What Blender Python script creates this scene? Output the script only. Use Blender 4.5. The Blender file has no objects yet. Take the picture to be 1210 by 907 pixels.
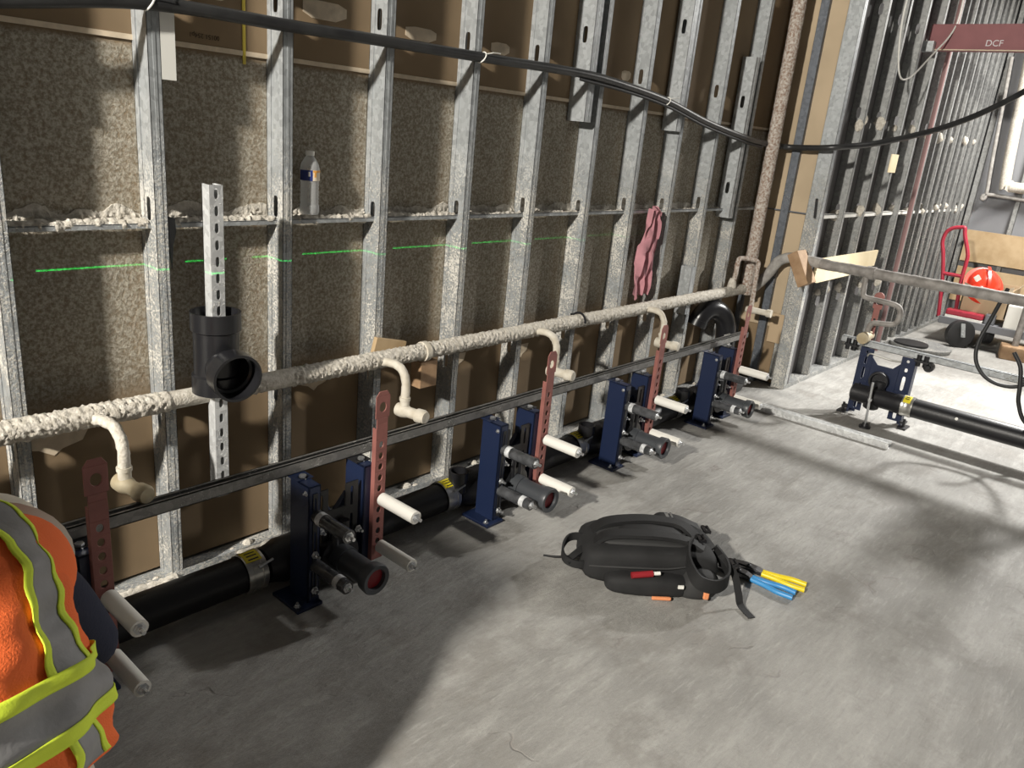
import bpy, bmesh, math, random
from mathutils import Vector, Matrix, noise
random.seed(7)
sc = bpy.context.scene
COL = sc.collection
PI = math.pi

# ------------------------------------------------------------------ camera
CAM = Vector((-0.6533, -2.2519, 1.5397))
yaw, pitch, roll = math.radians(39.8364), math.radians(18.17995), math.radians(5.6169)
fw = Vector((math.cos(yaw)*math.cos(pitch), math.sin(yaw)*math.cos(pitch), -math.sin(pitch)))
rt0 = Vector((math.sin(yaw), -math.cos(yaw), 0)); up0 = rt0.cross(fw)
rt = rt0*math.cos(roll) + up0*math.sin(roll); up = -rt0*math.sin(roll) + up0*math.cos(roll)
cd = bpy.data.cameras.new('camera'); cam = bpy.data.objects.new('camera', cd); COL.objects.link(cam)
cam.matrix_world = Matrix(((rt.x, up.x, -fw.x, CAM.x), (rt.y, up.y, -fw.y, CAM.y), (rt.z, up.z, -fw.z, CAM.z), (0, 0, 0, 1)))
cd.sensor_fit = 'HORIZONTAL'; cd.sensor_width = 36.0; cd.lens = 925.735/1210*36.0; cd.clip_start = 0.02
sc.camera = cam

# ------------------------------------------------------------------ world, lights, exposure
w = bpy.data.worlds.new('site_ambient'); sc.world = w; w.use_nodes = True
bg = w.node_tree.nodes['Background']; bg.inputs[0].default_value = (1.0, 0.97, 0.92, 1); bg.inputs[1].default_value = 0.06
def lamp(name, loc, power, rad, col):
    l = bpy.data.lights.new(name, 'POINT'); l.energy = power; l.shadow_soft_size = rad; l.color = col
    o = bpy.data.objects.new(name, l); COL.objects.link(o); o.location = loc; return o
lamp('work_light_near', (-4.6, -1.60, 3.6), 2800, 0.14, (1.0, 0.95, 0.86))
lf_ = bpy.data.lights.new('work_light_far', 'SPOT'); lf_.energy = 450; lf_.shadow_soft_size = 0.07; lf_.color = (1.0, 0.985, 0.95); lf_.spot_size = math.radians(94); lf_.spot_blend = 0.45
lfo = bpy.data.objects.new('work_light_far', lf_); COL.objects.link(lfo); lfo.location = (5.95, -1.80, 2.1)
lfo.rotation_euler = (Vector((4.5, -1.70, 0.0))-Vector(lfo.location)).to_track_quat('-Z', 'Y').to_euler()
la_ = bpy.data.lights.new('ceiling_light_back', 'AREA'); la_.shape = 'RECTANGLE'; la_.size = 1.2; la_.size_y = 0.3; la_.energy = 200; la_.color = (1.0, 0.97, 0.92)
lao = bpy.data.objects.new('ceiling_light_back', la_); COL.objects.link(lao); lao.location = (7.2, -1.7, 3.1)
# laser level standing off to the left: a level fan of green light at 1.045 m
ll = bpy.data.lights.new('laser_level', 'POINT'); ll.energy = 900; ll.shadow_soft_size = 0.0005; ll.color = (0.05, 1, 0.35)
lo = bpy.data.objects.new('laser_level', ll); COL.objects.link(lo); lo.location = (-3.6, -4.0, 1.045)
ll.use_nodes = True
nt = ll.node_tree; em = [n for n in nt.nodes if n.type == 'EMISSION'][0]
ge = nt.nodes.new('ShaderNodeNewGeometry'); sx = nt.nodes.new('ShaderNodeSeparateXYZ'); nt.links.new(ge.outputs['Incoming'], sx.inputs[0])
ab = nt.nodes.new('ShaderNodeMath'); ab.operation = 'ABSOLUTE'; nt.links.new(sx.outputs[2], ab.inputs[0])
lt = nt.nodes.new('ShaderNodeMath'); lt.operation = 'LESS_THAN'; lt.inputs[1].default_value = 0.00042; nt.links.new(ab.outputs[0], lt.inputs[0])
mu = nt.nodes.new('ShaderNodeMath'); mu.operation = 'MULTIPLY'; mu.inputs[1].default_value = 3.2; nt.links.new(lt.outputs[0], mu.inputs[0])
ax_ = nt.nodes.new('ShaderNodeMath'); ax_.operation = 'ABSOLUTE'; nt.links.new(sx.outputs[0], ax_.inputs[0])
fo = nt.nodes.new('ShaderNodeMapRange'); fo.inputs['From Min'].default_value = 0.79; fo.inputs['From Max'].default_value = 0.86; fo.inputs['To Min'].default_value = 1.0; fo.inputs['To Max'].default_value = 0.0   # the fan's sweep ends here
nt.links.new(ax_.outputs[0], fo.inputs['Value']); mv = nt.nodes.new('ShaderNodeMath'); mv.operation = 'MULTIPLY'; nt.links.new(mu.outputs[0], mv.inputs[0]); nt.links.new(fo.outputs[0], mv.inputs[1])
nt.links.new(mv.outputs[0], em.inputs['Strength']); em.inputs['Color'].default_value = (0.05, 1, 0.35, 1)
sc.view_settings.view_transform = 'Standard'; sc.view_settings.look = 'None'
sc.view_settings.exposure = 0.0; sc.view_settings.gamma = 1.0; sc.view_settings.use_curve_mapping = False

# ------------------------------------------------------------------ materials
M = {}
def mat(name, col, rough=0.6, metal=0.0, bump=0.0, bscale=80.0, var=0.0, vscale=6.0, col2=None, spec=None, trans=0.0, coat=0.0):
    m = bpy.data.materials.new(name); m.use_nodes = True; t = m.node_tree; p = t.nodes['Principled BSDF']
    p.inputs['Base Color'].default_value = (*col, 1); p.inputs['Roughness'].default_value = rough; p.inputs['Metallic'].default_value = metal
    if spec is not None: p.inputs['Specular IOR Level'].default_value = spec
    if trans: p.inputs['Transmission Weight'].default_value = trans
    if coat: p.inputs['Coat Weight'].default_value = coat
    g = t.nodes.new('ShaderNodeNewGeometry')
    if var or col2:
        n = t.nodes.new('ShaderNodeTexNoise'); n.inputs['Scale'].default_value = vscale; n.inputs['Detail'].default_value = 6
        t.links.new(g.outputs['Position'], n.inputs['Vector'])
        r = t.nodes.new('ShaderNodeValToRGB'); r.color_ramp.elements[0].position = 0.35; r.color_ramp.elements[1].position = 0.65
        c2 = col2 or tuple(min(1, c*(1+var)) for c in col); c1 = col if col2 else tuple(c*(1-var) for c in col)
        r.color_ramp.elements[0].color = (*c1, 1); r.color_ramp.elements[1].color = (*c2, 1)
        t.links.new(n.outputs[0], r.inputs[0]); t.links.new(r.outputs[0], p.inputs['Base Color'])
    if bump:
        n = t.nodes.new('ShaderNodeTexNoise'); n.inputs['Scale'].default_value = bscale; n.inputs['Detail'].default_value = 4
        t.links.new(g.outputs['Position'], n.inputs['Vector'])
        b = t.nodes.new('ShaderNodeBump'); b.inputs['Strength'].default_value = bump; b.inputs['Distance'].default_value = 0.004
        t.links.new(n.outputs[0], b.inputs['Height']); t.links.new(b.outputs[0], p.inputs['Normal'])
    M[name] = m; return m

class NT:
    """small node helper"""
    def __init__(s, m): s.t = m.node_tree; s.p = s.t.nodes['Principled BSDF']
    def n(s, typ, **kw):
        x = s.t.nodes.new(typ)
        for k, v in kw.items(): setattr(x, k, v)
        return x
    def l(s, a, b): s.t.links.new(a, b)
    def math(s, op, a, b=None, c=None, clamp=False):
        x = s.n('ShaderNodeMath', operation=op, use_clamp=clamp)
        for i, v in enumerate((a, b, c)):
            if v is None: continue
            if isinstance(v, (int, float)): x.inputs[i].default_value = v
            else: s.l(v, x.inputs[i])
        return x.outputs[0]
    def noise(s, vec, scale, detail=4, rough=0.5):
        x = s.n('ShaderNodeTexNoise'); x.inputs['Scale'].default_value = scale; x.inputs['Detail'].default_value = detail; x.inputs['Roughness'].default_value = rough
        s.l(vec, x.inputs['Vector']); return x.outputs[0]
    def smooth(s, v, a, b):
        x = s.n('ShaderNodeMapRange', interpolation_type='SMOOTHSTEP'); x.inputs['From Min'].default_value = a; x.inputs['From Max'].default_value = b
        s.l(v, x.inputs['Value']); return x.outputs[0]
    def mix(s, f, a, b):
        x = s.n('ShaderNodeMix', data_type='RGBA')
        if isinstance(f, (int, float)): x.inputs['Factor'].default_value = f
        else: s.l(f, x.inputs['Factor'])
        for k, v in (('A', a), ('B', b)):
            i = [q for q in x.inputs if q.name == k and q.type == 'RGBA'][0]
            if isinstance(v, tuple): i.default_value = (*v, 1)
            else: s.l(v, i)
        return [q for q in x.outputs if q.type == 'RGBA'][0]
    def bump(s, h, strength, dist, prev=None):
        b = s.n('ShaderNodeBump'); b.inputs['Strength'].default_value = strength; b.inputs['Distance'].default_value = dist
        s.l(h, b.inputs['Height'])
        if prev is not None: s.l(prev, b.inputs['Normal'])
        return b.outputs[0]

def spray_mask(h, pos, xyz, lo0, lo1, hi0, hi1):
    return h.math('MULTIPLY', h.smooth(xyz.outputs[2], lo0, lo1), h.math('SUBTRACT', 1.0, h.smooth(xyz.outputs[2], hi0, hi1)))

def drywall(name, sprayed, base=(0.235, 0.165, 0.095)):
    m = mat(name, base, 0.85); h = NT(m)
    g = h.n('ShaderNodeNewGeometry'); pos = g.outputs['Position']; xyz = h.n('ShaderNodeSeparateXYZ'); h.l(pos, xyz.inputs[0])
    paper = h.mix(h.smooth(h.noise(pos, 3.0, 3), 0.3, 0.7), tuple(c*0.9 for c in base), tuple(c*1.08 for c in base))
    if sprayed:
        zone = spray_mask(h, pos, xyz, 0.60, 0.74, 1.64, 1.665)
        fine = h.noise(pos, 105, 5, 0.68); mid = h.noise(pos, 26, 4)
        fr = h.math('FRACT', h.math('DIVIDE', h.math('SUBTRACT', xyz.outputs[0], 0.385), 0.4064))
        thin = h.smooth(fr, 0.80, 0.95)                                   # coat is thinner beside the next stud
        cov = h.math('SUBTRACT', h.math('ADD', h.smooth(fine, 0.22, 0.50), h.math('MULTIPLY', mid, 0.35)), h.math('MULTIPLY', thin, 0.35))
        cov = h.math('MULTIPLY', h.math('MAXIMUM', cov, 0.0), zone, clamp=True)
        band = h.math('MULTIPLY', h.smooth(xyz.outputs[2], 1.165, 1.175), h.math('SUBTRACT', 1.0, h.smooth(h.math('ADD', xyz.outputs[2], h.math('MULTIPLY', h.noise(pos, 9, 4), 0.12)), 1.243, 1.262)))
        grain = h.mix(h.smooth(fine, 0.38, 0.66), (0.25, 0.22, 0.165), (0.53, 0.495, 0.42))
        col = h.mix(h.math('MULTIPLY', cov, 0.86), paper, grain)
        col = h.mix(h.math('MULTIPLY', band, h.smooth(fine, 0.35, 0.55)), col, (0.66, 0.63, 0.57))
        h.l(col, h.p.inputs['Base Color'])
        hh = h.math('MULTIPLY', h.math('ADD', fine, h.math('MULTIPLY', mid, 0.7)), zone)
        h.l(h.bump(hh, 0.6, 0.009), h.p.inputs['Normal'])
    else:
        h.l(paper, h.p.inputs['Base Color'])
    return m
drywall('drywall_sprayed', True); drywall('drywall_paper', False); drywall('drywall_tan', False, (0.47, 0.37, 0.25))
drywall('drywall_dark', False, (0.12, 0.115, 0.115))

def galv(name, base, spray, rough=0.42, z0=0.0, z1=1.45):
    m = mat(name, base, rough, 0.4); h = NT(m)
    g = h.n('ShaderNodeNewGeometry'); pos = g.outputs['Position']; xyz = h.n('ShaderNodeSeparateXYZ'); h.l(pos, xyz.inputs[0])
    v = h.n('ShaderNodeTexVoronoi'); v.inputs['Scale'].default_value = 55; h.l(pos, v.inputs['Vector'])
    sp = h.n('ShaderNodeSeparateColor'); h.l(v.outputs['Color'], sp.inputs[0])
    steel = h.mix(h.math('MULTIPLY_ADD', sp.outputs[0], 0.7, 0.15), tuple(c*0.72 for c in base), tuple(min(1, c*1.2) for c in base))
    fine = h.noise(pos, 120, 5, 0.65); big = h.noise(pos, 7, 3)
    zone = h.math('SUBTRACT', 1.0, h.smooth(xyz.outputs[2], z1-0.35, z1+0.1))
    cov = h.math('MULTIPLY', h.smooth(h.math('ADD', fine, h.math('MULTIPLY', big, 0.5)), 0.86-spray, 0.98-spray), zone)
    dots = h.smooth(h.noise(pos, 160, 2, 0.5), 0.70, 0.74)
    cov = h.math('MAXIMUM', cov, h.math('MULTIPLY', dots, min(1, spray*3+0.2)), clamp=True)
    h.l(h.mix(cov, steel, (0.60, 0.58, 0.53)), h.p.inputs['Base Color'])
    h.l(h.math('MULTIPLY', h.math('SUBTRACT', 1.0, cov), 0.38), h.p.inputs['Metallic'])
    h.l(h.math('MULTIPLY_ADD', cov, 0.45, rough), h.p.inputs['Roughness'])
    h.l(h.bump(h.math('MULTIPLY', fine, cov), 0.8, 0.006), h.p.inputs['Normal'])
    return m
galv('galvanized_stud', (0.40, 0.42, 0.43), 0.15, 0.48); galv('galvanized_clean', (0.45, 0.47, 0.48), 0.0, 0.45); galv('rail_steel', (0.21, 0.205, 0.195), 0.0, 0.4)
galv('galvanized_far', (0.31, 0.315, 0.31), 0.08, 0.5, 0, 1.2); galv('galvanized_shaded', (0.15, 0.165, 0.19), 0.0, 0.45)
galv('strut_steel', (0.70, 0.71, 0.71), 0.0, 0.38)

def concrete():
    m = mat('concrete', (0.36, 0.35, 0.33), 0.8); h = NT(m)
    g = h.n('ShaderNodeNewGeometry'); pos = g.outputs['Position']
    mp = h.n('ShaderNodeMapping'); mp.inputs['Rotation'].default_value = (0, 0, 0.7); mp.inputs['Scale'].default_value = (1, 3.2, 1); h.l(pos, mp.inputs[0])
    big = h.noise(pos, 1.4, 5); st = h.noise(mp.outputs[0], 3.5, 7, 0.6); fine = h.noise(pos, 60, 6, 0.7); spot = h.noise(pos, 5, 5, 0.6)
    c = h.mix(h.smooth(big, 0.3, 0.7), (0.235, 0.228, 0.212), (0.375, 0.367, 0.345))
    c = h.mix(h.math('MULTIPLY', h.smooth(st, 0.45, 0.75), 0.45), c, (0.52, 0.51, 0.48))
    mp2 = h.n('ShaderNodeMapping'); mp2.inputs['Rotation'].default_value = (0, 0, 1.1); mp2.inputs['Scale'].default_value = (1, 7, 1); h.l(pos, mp2.inputs[0])
    s2 = h.noise(mp2.outputs[0], 9, 8, 0.7); blot = h.noise(pos, 2.6, 8, 0.72)
    c = h.mix(h.math('MULTIPLY', h.smooth(s2, 0.50, 0.72), 0.45), c, (0.50, 0.49, 0.465))
    c = h.mix(h.math('MULTIPLY', h.smooth(s2, 0.48, 0.30), 0.30), c, (0.20, 0.19, 0.175))
    c = h.mix(h.math('MULTIPLY', h.smooth(blot, 0.50, 0.62), 0.5), c, (0.205, 0.192, 0.172))
    c = h.mix(h.math('MULTIPLY', h.smooth(spot, 0.56, 0.72), 0.35), c, (0.235, 0.215, 0.19))
    c = h.mix(h.math('MULTIPLY', h.smooth(fine, 0.3, 0.75), 0.22), c, (0.22, 0.21, 0.2))
    wv = h.n('ShaderNodeTexVoronoi', feature='DISTANCE_TO_EDGE'); wv.inputs['Scale'].default_value = 0.9
    wob = h.n('ShaderNodeVectorMath', operation='ADD'); nv = h.n('ShaderNodeTexNoise'); nv.inputs['Scale'].default_value = 2.2; nv.inputs['Detail'].default_value = 5
    h.l(pos, nv.inputs['Vector']); sc_ = h.n('ShaderNodeVectorMath', operation='SCALE'); sc_.inputs['Scale'].default_value = 0.5
    h.l(nv.outputs['Color'], sc_.inputs[0]); h.l(sc_.outputs[0], wob.inputs[0]); h.l(pos, wob.inputs[1]); h.l(wob.outputs[0], wv.inputs['Vector'])
    crack = h.math('MULTIPLY', h.math('SUBTRACT', 1.0, h.smooth(wv.outputs['Distance'], 0.0, 0.006)), h.smooth(spot, 0.52, 0.64))
    c = h.mix(h.math('MULTIPLY', crack, 0.30), c, (0.17, 0.14, 0.13))
    h.l(c, h.p.inputs['Base Color'])
    b = h.bump(h.math('ADD', h.math('MULTIPLY', st, 1.6), big), 0.5, 0.02)
    b = h.bump(fine, 0.35, 0.004, b); b = h.bump(s2, 0.5, 0.006, b); b = h.bump(h.math('MULTIPLY', crack, -1.0), 0.5, 0.004, b)
    h.l(b, h.p.inputs['Normal'])
    h.l(h.math('MULTIPLY_ADD', st, -0.25, 0.85), h.p.inputs['Roughness'])
concrete()
mat('fireproofing', (0.50, 0.46, 0.39), 0.95, bump=0.8, bscale=160, col2=(0.68, 0.64, 0.57), vscale=70)
mat('fireproofing_grey', (0.27, 0.255, 0.24), 0.9, bump=0.7, bscale=120, col2=(0.40, 0.385, 0.36), vscale=26)
mat('rusty_spray', (0.25, 0.165, 0.12), 0.9, bump=0.7, bscale=140, col2=(0.56, 0.52, 0.47), vscale=75)
mat('copper_sprayed', (0.50, 0.45, 0.36), 0.75, bump=0.5, bscale=70, col2=(0.63, 0.59, 0.51), vscale=25)
mat('bronze_cap', (0.36, 0.29, 0.18), 0.55, 0.15, bump=0.3, bscale=60, col2=(0.46, 0.40, 0.28), vscale=18)
mat('grey_pipe', (0.20, 0.185, 0.17), 0.7, 0.2, bump=0.5, bscale=60, col2=(0.34, 0.32, 0.30), vscale=18)
mat('navy_paint', (0.009, 0.017, 0.050), 0.42, 0.0, bump=0.12, bscale=150)
mat('black_iron', (0.012, 0.012, 0.014), 0.42, 0.0, bump=0.2, bscale=130)
mat('black_plastic', (0.014, 0.014, 0.016), 0.28, bump=0.05, bscale=60)
mat('grey_plastic', (0.05, 0.054, 0.06), 0.38)
mat('black_rubber', (0.02, 0.02, 0.021), 0.55)
mat('cable_jacket', (0.018, 0.018, 0.019), 0.38, bump=0.12, bscale=60, col2=(0.035, 0.035, 0.035), vscale=10)
mat('zinc', (0.70, 0.71, 0.72), 0.28, 0.9)
mat('zinc_band', (0.62, 0.61, 0.57), 0.3, 0.85, var=0.15, vscale=25)
mat('white_sleeve', (0.80, 0.78, 0.72), 0.4)
mat('black_sleeve', (0.06, 0.062, 0.066), 0.18, var=0.4, vscale=30, coat=0.5)
mat('clear_sleeve', (0.55, 0.56, 0.57), 0.15, var=0.3, vscale=60)
mat('rust_red', (0.25, 0.095, 0.08), 0.6, bump=0.15, bscale=90, var=0.12, vscale=14)
mat('red_cap', (0.26, 0.012, 0.018), 0.5)
mat('yellow_label', (0.78, 0.66, 0.03), 0.5); mat('ink', (0.02, 0.02, 0.02), 0.6)
mat('dull_pink', (0.26, 0.155, 0.15), 0.7); mat('print_ink', (0.055, 0.035, 0.02), 0.8); mat('chalk', (0.75, 0.72, 0.74), 0.9)
mat('wood', (0.40, 0.28, 0.15), 0.7, col2=(0.50, 0.37, 0.22), vscale=9, bump=0.1, bscale=40)
mat('wood_pale', (0.72, 0.60, 0.38), 0.7, col2=(0.80, 0.69, 0.47), vscale=7)
mat('wood_brown', (0.28, 0.17, 0.09), 0.75, col2=(0.40, 0.26, 0.15), vscale=16)
mat('cardboard', (0.48, 0.36, 0.23), 0.85)
mat('paper_patch', (0.66, 0.55, 0.41), 0.85, var=0.1, vscale=30)
mat('tape_yellow', (0.55, 0.43, 0.06), 0.7)
mat('pink_cloth', (0.47, 0.22, 0.25), 0.95, bump=0.3, bscale=200, var=0.12, vscale=20)
mat('primer_red', (0.26, 0.095, 0.10), 0.6, var=0.08, vscale=8)
mat('red_paint', (0.40, 0.03, 0.055), 0.35); mat('helmet_red', (0.70, 0.045, 0.02), 0.22, coat=0.5)
mat('grey_deck', (0.16, 0.165, 0.18), 0.6); mat('white_plastic', (0.80, 0.79, 0.74), 0.5)
mat('wall_grey', (0.23, 0.235, 0.25), 0.8, var=0.06, vscale=2)
mat('bag_black', (0.012, 0.012, 0.0125), 0.8, bump=0.35, bscale=420, var=0.25, vscale=14)
mat('bag_web', (0.009, 0.009, 0.0095), 0.7, bump=0.3, bscale=500)
mat('bag_grey', (0.028, 0.028, 0.028), 0.8); mat('orange_lining', (0.75, 0.28, 0.12), 0.7)
mat('blue_grip', (0.05, 0.26, 0.55), 0.4); mat('yellow_grip', (0.80, 0.62, 0.02), 0.4); mat('tool_steel', (0.10, 0.10, 0.105), 0.35, 0.8)
mat('hi_vis', (0.95, 0.17, 0.035), 0.8, bump=0.45, bscale=260)
mat('lime', (0.70, 0.85, 0.05), 0.7, bump=0.2, bscale=300); mat('reflective', (0.27, 0.265, 0.265), 0.55, bump=0.2, bscale=90, var=0.1, vscale=12)
mat('shirt_navy', (0.010, 0.013, 0.032), 0.9, bump=0.3, bscale=120); mat('trousers', (0.55, 0.48, 0.39), 0.9, bump=0.25, bscale=90)
mat('skin', (0.45, 0.25, 0.17), 0.6); mat('hat_cream', (0.66, 0.61, 0.52), 0.5); mat('boot', (0.12, 0.07, 0.04), 0.7); mat('hair', (0.03, 0.02, 0.015), 0.8)
def pet():
    m = mat('clear_pet', (0.93, 0.95, 0.96), 0.08, trans=0.0); h = NT(m)
    t = h.n('ShaderNodeBsdfTransparent'); mx = h.n('ShaderNodeMixShader'); lw = h.n('ShaderNodeLayerWeight'); lw.inputs[0].default_value = 0.35
    out = [n for n in m.node_tree.nodes if n.type == 'OUTPUT_MATERIAL'][0]
    f = h.math('MULTIPLY_ADD', lw.outputs['Facing'], 0.6, 0.26, clamp=True)
    h.l(f, mx.inputs[0]); h.l(t.outputs[0], mx.inputs[1]); h.l(h.p.outputs[0], mx.inputs[2]); h.l(mx.outputs[0], out.inputs[0])
pet()

# ------------------------------------------------------------------ geometry helpers
def V3(p): return Vector(p)
class MB:
    def __init__(s): s.v = []; s.f = []; s.mi = []; s.cur = 0
    def face(s, idx): s.f.append(tuple(idx)); s.mi.append(s.cur)
    def box(s, x0, x1, y0, y1, z0, z1):
        b = len(s.v)
        for z in (z0, z1):
            for (x, y) in ((x0, y0), (x1, y0), (x1, y1), (x0, y1)): s.v.append(Vector((x, y, z)))
        for q in ((3, 2, 1, 0), (4, 5, 6, 7), (0, 1, 5, 4), (1, 2, 6, 5), (2, 3, 7, 6), (3, 0, 4, 7)): s.face([b+i for i in q])
        return s
    def obox(s, c, ax, ay, az):
        c = V3(c); ax, ay, az = V3(ax), V3(ay), V3(az); b = len(s.v)
        for k in (-1, 1):
            for (i, j) in ((-1, -1), (1, -1), (1, 1), (-1, 1)): s.v.append(c + ax*i + ay*j + az*k)
        for q in ((3, 2, 1, 0), (4, 5, 6, 7), (0, 1, 5, 4), (1, 2, 6, 5), (2, 3, 7, 6), (3, 0, 4, 7)): s.face([b+i for i in q])
        return s
    def bar(s, p0, p1, wd, ht, upv=(0, 0, 1)):
        p0, p1 = V3(p0), V3(p1); d = (p1-p0); L = d.length; d.normalize(); u = V3(upv); sd = d.cross(u)
        if sd.length < 1e-4: sd = d.cross(Vector((1, 0, 0)))
        sd.normalize(); u = sd.cross(d).normalized()
        return s.obox((p0+p1)/2, d*L/2, sd*wd/2, u*ht/2)
    def frame(s, d):
        d = d.normalized(); a = Vector((0, 0, 1)) if abs(d.z) < 0.9 else Vector((1, 0, 0))
        u = d.cross(a).normalized(); return u, d.cross(u).normalized()
    def rings(s, rings, closed=True, cap0=True, cap1=True):
        b = len(s.v); n = len(rings[0])
        for r in rings: s.v.extend(Vector(q) for q in r)
        for i in range(len(rings)-1):
            for j in range(n if closed else n-1):
                k = (j+1) % n; s.face((b+i*n+j, b+i*n+k, b+(i+1)*n+k, b+(i+1)*n+j))
        if cap0: s.face([b+j for j in reversed(range(n))])
        if cap1: s.face([b+(len(rings)-1)*n+j for j in range(n)])
        return s
    def lathe(s, p, axis, prof, n=24, cap0=True, cap1=True, sy=1.0):
        p = V3(p); a = V3(axis).normalized(); u, v = s.frame(a)
        return s.rings([[p + a*h + (u*math.cos(t)+v*math.sin(t)*sy)*r for t in (2*PI*j/n for j in range(n))] for (h, r) in prof], True, cap0, cap1)
    def cyl(s, p0, p1, r, n=16, r2=None):
        p0, p1 = V3(p0), V3(p1); L = (p1-p0).length
        return s.lathe(p0, p1-p0, [(0, r), (L, r if r2 is None else r2)], n)
    def pipe(s, p0, p1, ro, ri, n=24):
        p0, p1 = V3(p0), V3(p1); L = (p1-p0).length
        return s.lathe(p0, p1-p0, [(0, ri), (0, ro), (L, ro), (L, ri), (0, ri)], n, False, False)
    def tube(s, path, r, n=12, disp=None, caps=True):
        P = [V3(q) for q in path]; u = None; R = []
        for i, q in enumerate(P):
            d = (P[min(i+1, len(P)-1)] - P[max(i-1, 0)]).normalized()
            if u is None: u, _ = s.frame(d)
            u = (u - d*u.dot(d)).normalized(); v = d.cross(u)
            rr = r[i] if isinstance(r, (list, tuple)) else r; ring = []
            for j in range(n):
                t = 2*PI*j/n; o = u*math.cos(t)+v*math.sin(t); k = rr
                if disp: k += disp(q + o*rr)
                ring.append(q + o*k)
            R.append(ring)
        return s.rings(R, True, caps, caps)
    def prism(s, poly, o, U, Vv, N):
        """extrude a 2D outline: o + U*x + V*y, thickness vector N"""
        o, U, Vv, N = V3(o), V3(U), V3(Vv), V3(N)
        a = [o+U*x+Vv*y for x, y in poly]; return s.rings([a, [q+N for q in a]])
    def plate(s, o, U, Vv, N, wd, segs):
        """strip along V, width wd along U (centred), thickness vector N; segs = [(length, hole)], hole = (rx, ry, power) or None"""
        o, U, Vv, N = V3(o), V3(U).normalized(), V3(Vv).normalized(), V3(N); y = 0; K = 20
        for L, hole in segs:
            c = o + Vv*(y+L/2); hw, hl = wd/2, L/2
            if hole is None:
                s.obox(c+N/2, U*hw, Vv*hl, N/2)
            else:
                rx, ry, pw = hole[:3]; ox = hole[3] if len(hole) > 3 else 0.0; out = []; inn = []
                for j in range(K):
                    t = 2*PI*(j+0.5)/K; ct, st = math.cos(t), math.sin(t)
                    e = 2.0/pw; hx, hy = rx*math.copysign(abs(ct)**e, ct)+ox, ry*math.copysign(abs(st)**e, st)
                    inn.append((hx, hy))
                    k = max(abs(ct)/hw, abs(st)/hl); out.append((ct/k, st/k))
                corner = {}
                for j, (qx, qy) in enumerate(out):      # snap nearest samples to the corners
                    for sx_ in (-1, 1):
                        for sy_ in (-1, 1):
                            d = (qx-sx_*hw)**2+(qy-sy_*hl)**2
                            if (sx_, sy_) not in corner or d < corner[(sx_, sy_)][0]: corner[(sx_, sy_)] = (d, j)
                for (sx_, sy_), (d, j) in corner.items(): out[j] = (sx_*hw, sy_*hl)
                P = lambda q, k: c + U*q[0] + Vv*q[1] + N*k
                s.rings([[P(q, 0) for q in inn], [P(q, 0) for q in out], [P(q, 1) for q in out], [P(q, 1) for q in inn], [P(q, 0) for q in inn]], True, False, False)
            y += L
        return s
    def build(s, name, material, parent=None, smooth=None, bevel=0.0, local=False, subsurf=0, kind=None):
        me = bpy.data.meshes.new(name)
        off = Vector((0, 0, 0))
        if parent is not None and not local: off = Vector(parent['_o']) if '_o' in parent else Vector((0, 0, 0))
        me.from_pydata([tuple(q-off) for q in s.v], [], s.f)
        mats = material if isinstance(material, (list, tuple)) else [material]
        for k in mats: me.materials.append(M[k])
        if len(mats) > 1: me.polygons.foreach_set('material_index', s.mi)
        me.validate(); bm = bmesh.new(); bm.from_mesh(me); bmesh.ops.recalc_face_normals(bm, faces=bm.faces); bm.to_mesh(me); bm.free()
        if smooth is not None:
            me.shade_smooth(); me.set_sharp_from_angle(angle=math.radians(smooth))
        o = bpy.data.objects.new(name, me); COL.objects.link(o)
        if parent is not None: o.parent = parent; 
        if parent is not None and '_o' in parent: o['_o'] = parent['_o']
        if bevel:
            b = o.modifiers.new('bevel', 'BEVEL'); b.width = bevel; b.segments = 2; b.limit_method = 'ANGLE'
        if subsurf:
            b = o.modifiers.new('subsurf', 'SUBSURF'); b.levels = subsurf; b.render_levels = subsurf
        if kind: o['kind'] = kind
        return o
def thing(name, label, cat, loc=(0, 0, 0), group=None):
    o = bpy.data.objects.new(name, None); COL.objects.link(o); o.location = loc; o['_o'] = tuple(loc); o.empty_display_size = 0.05
    o['label'] = label; o['category'] = cat
    if group: o['group'] = group
    return o
def tag(o, label, cat, group=None):
    o['label'] = label; o['category'] = cat
    if group: o['group'] = group
    return o
def struct(o): o['kind'] = 'structure'; return o
def crom(pts, k=8):
    P = [V3(q) for q in pts]; P = [P[0]*2-P[1]] + P + [P[-1]*2-P[-2]]; out = []
    for i in range(1, len(P)-2):
        a, b, c, d = P[i-1:i+3]
        for j in range(k):
            t = j/k; out.append(0.5*((2*b)+(c-a)*t+(2*a-5*b+4*c-d)*t*t+(3*b-a-3*c+d)*t**3))
    out.append(P[-2]); return out
def lumps(amp, sc1=55, sc2=150):
    def f(p):
        a = noise.noise(p*sc1); b = noise.noise(p*sc2+Vector((3, 1, 7)))
        return amp*(0.7*a+0.6*b)
    return f
def resample(path, step):
    P = [V3(q) for q in path]; out = [P[0]]
    for a, b in zip(P, P[1:]):
        n = max(1, int((b-a).length/step))
        for i in range(1, n+1): out.append(a.lerp(b, i/n))
    return out
def bolt(mb, p, d, r=0.009, h=0.012):
    p, d = V3(p), V3(d).normalized()
    mb.lathe(p, d, [(0, r*1.5), (0.002, r*1.5), (0.002, r), (h*0.6, r)], 6); mb.lathe(p, d, [(0.002, r*0.55), (h*1.3, r*0.55)], 8)
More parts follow.
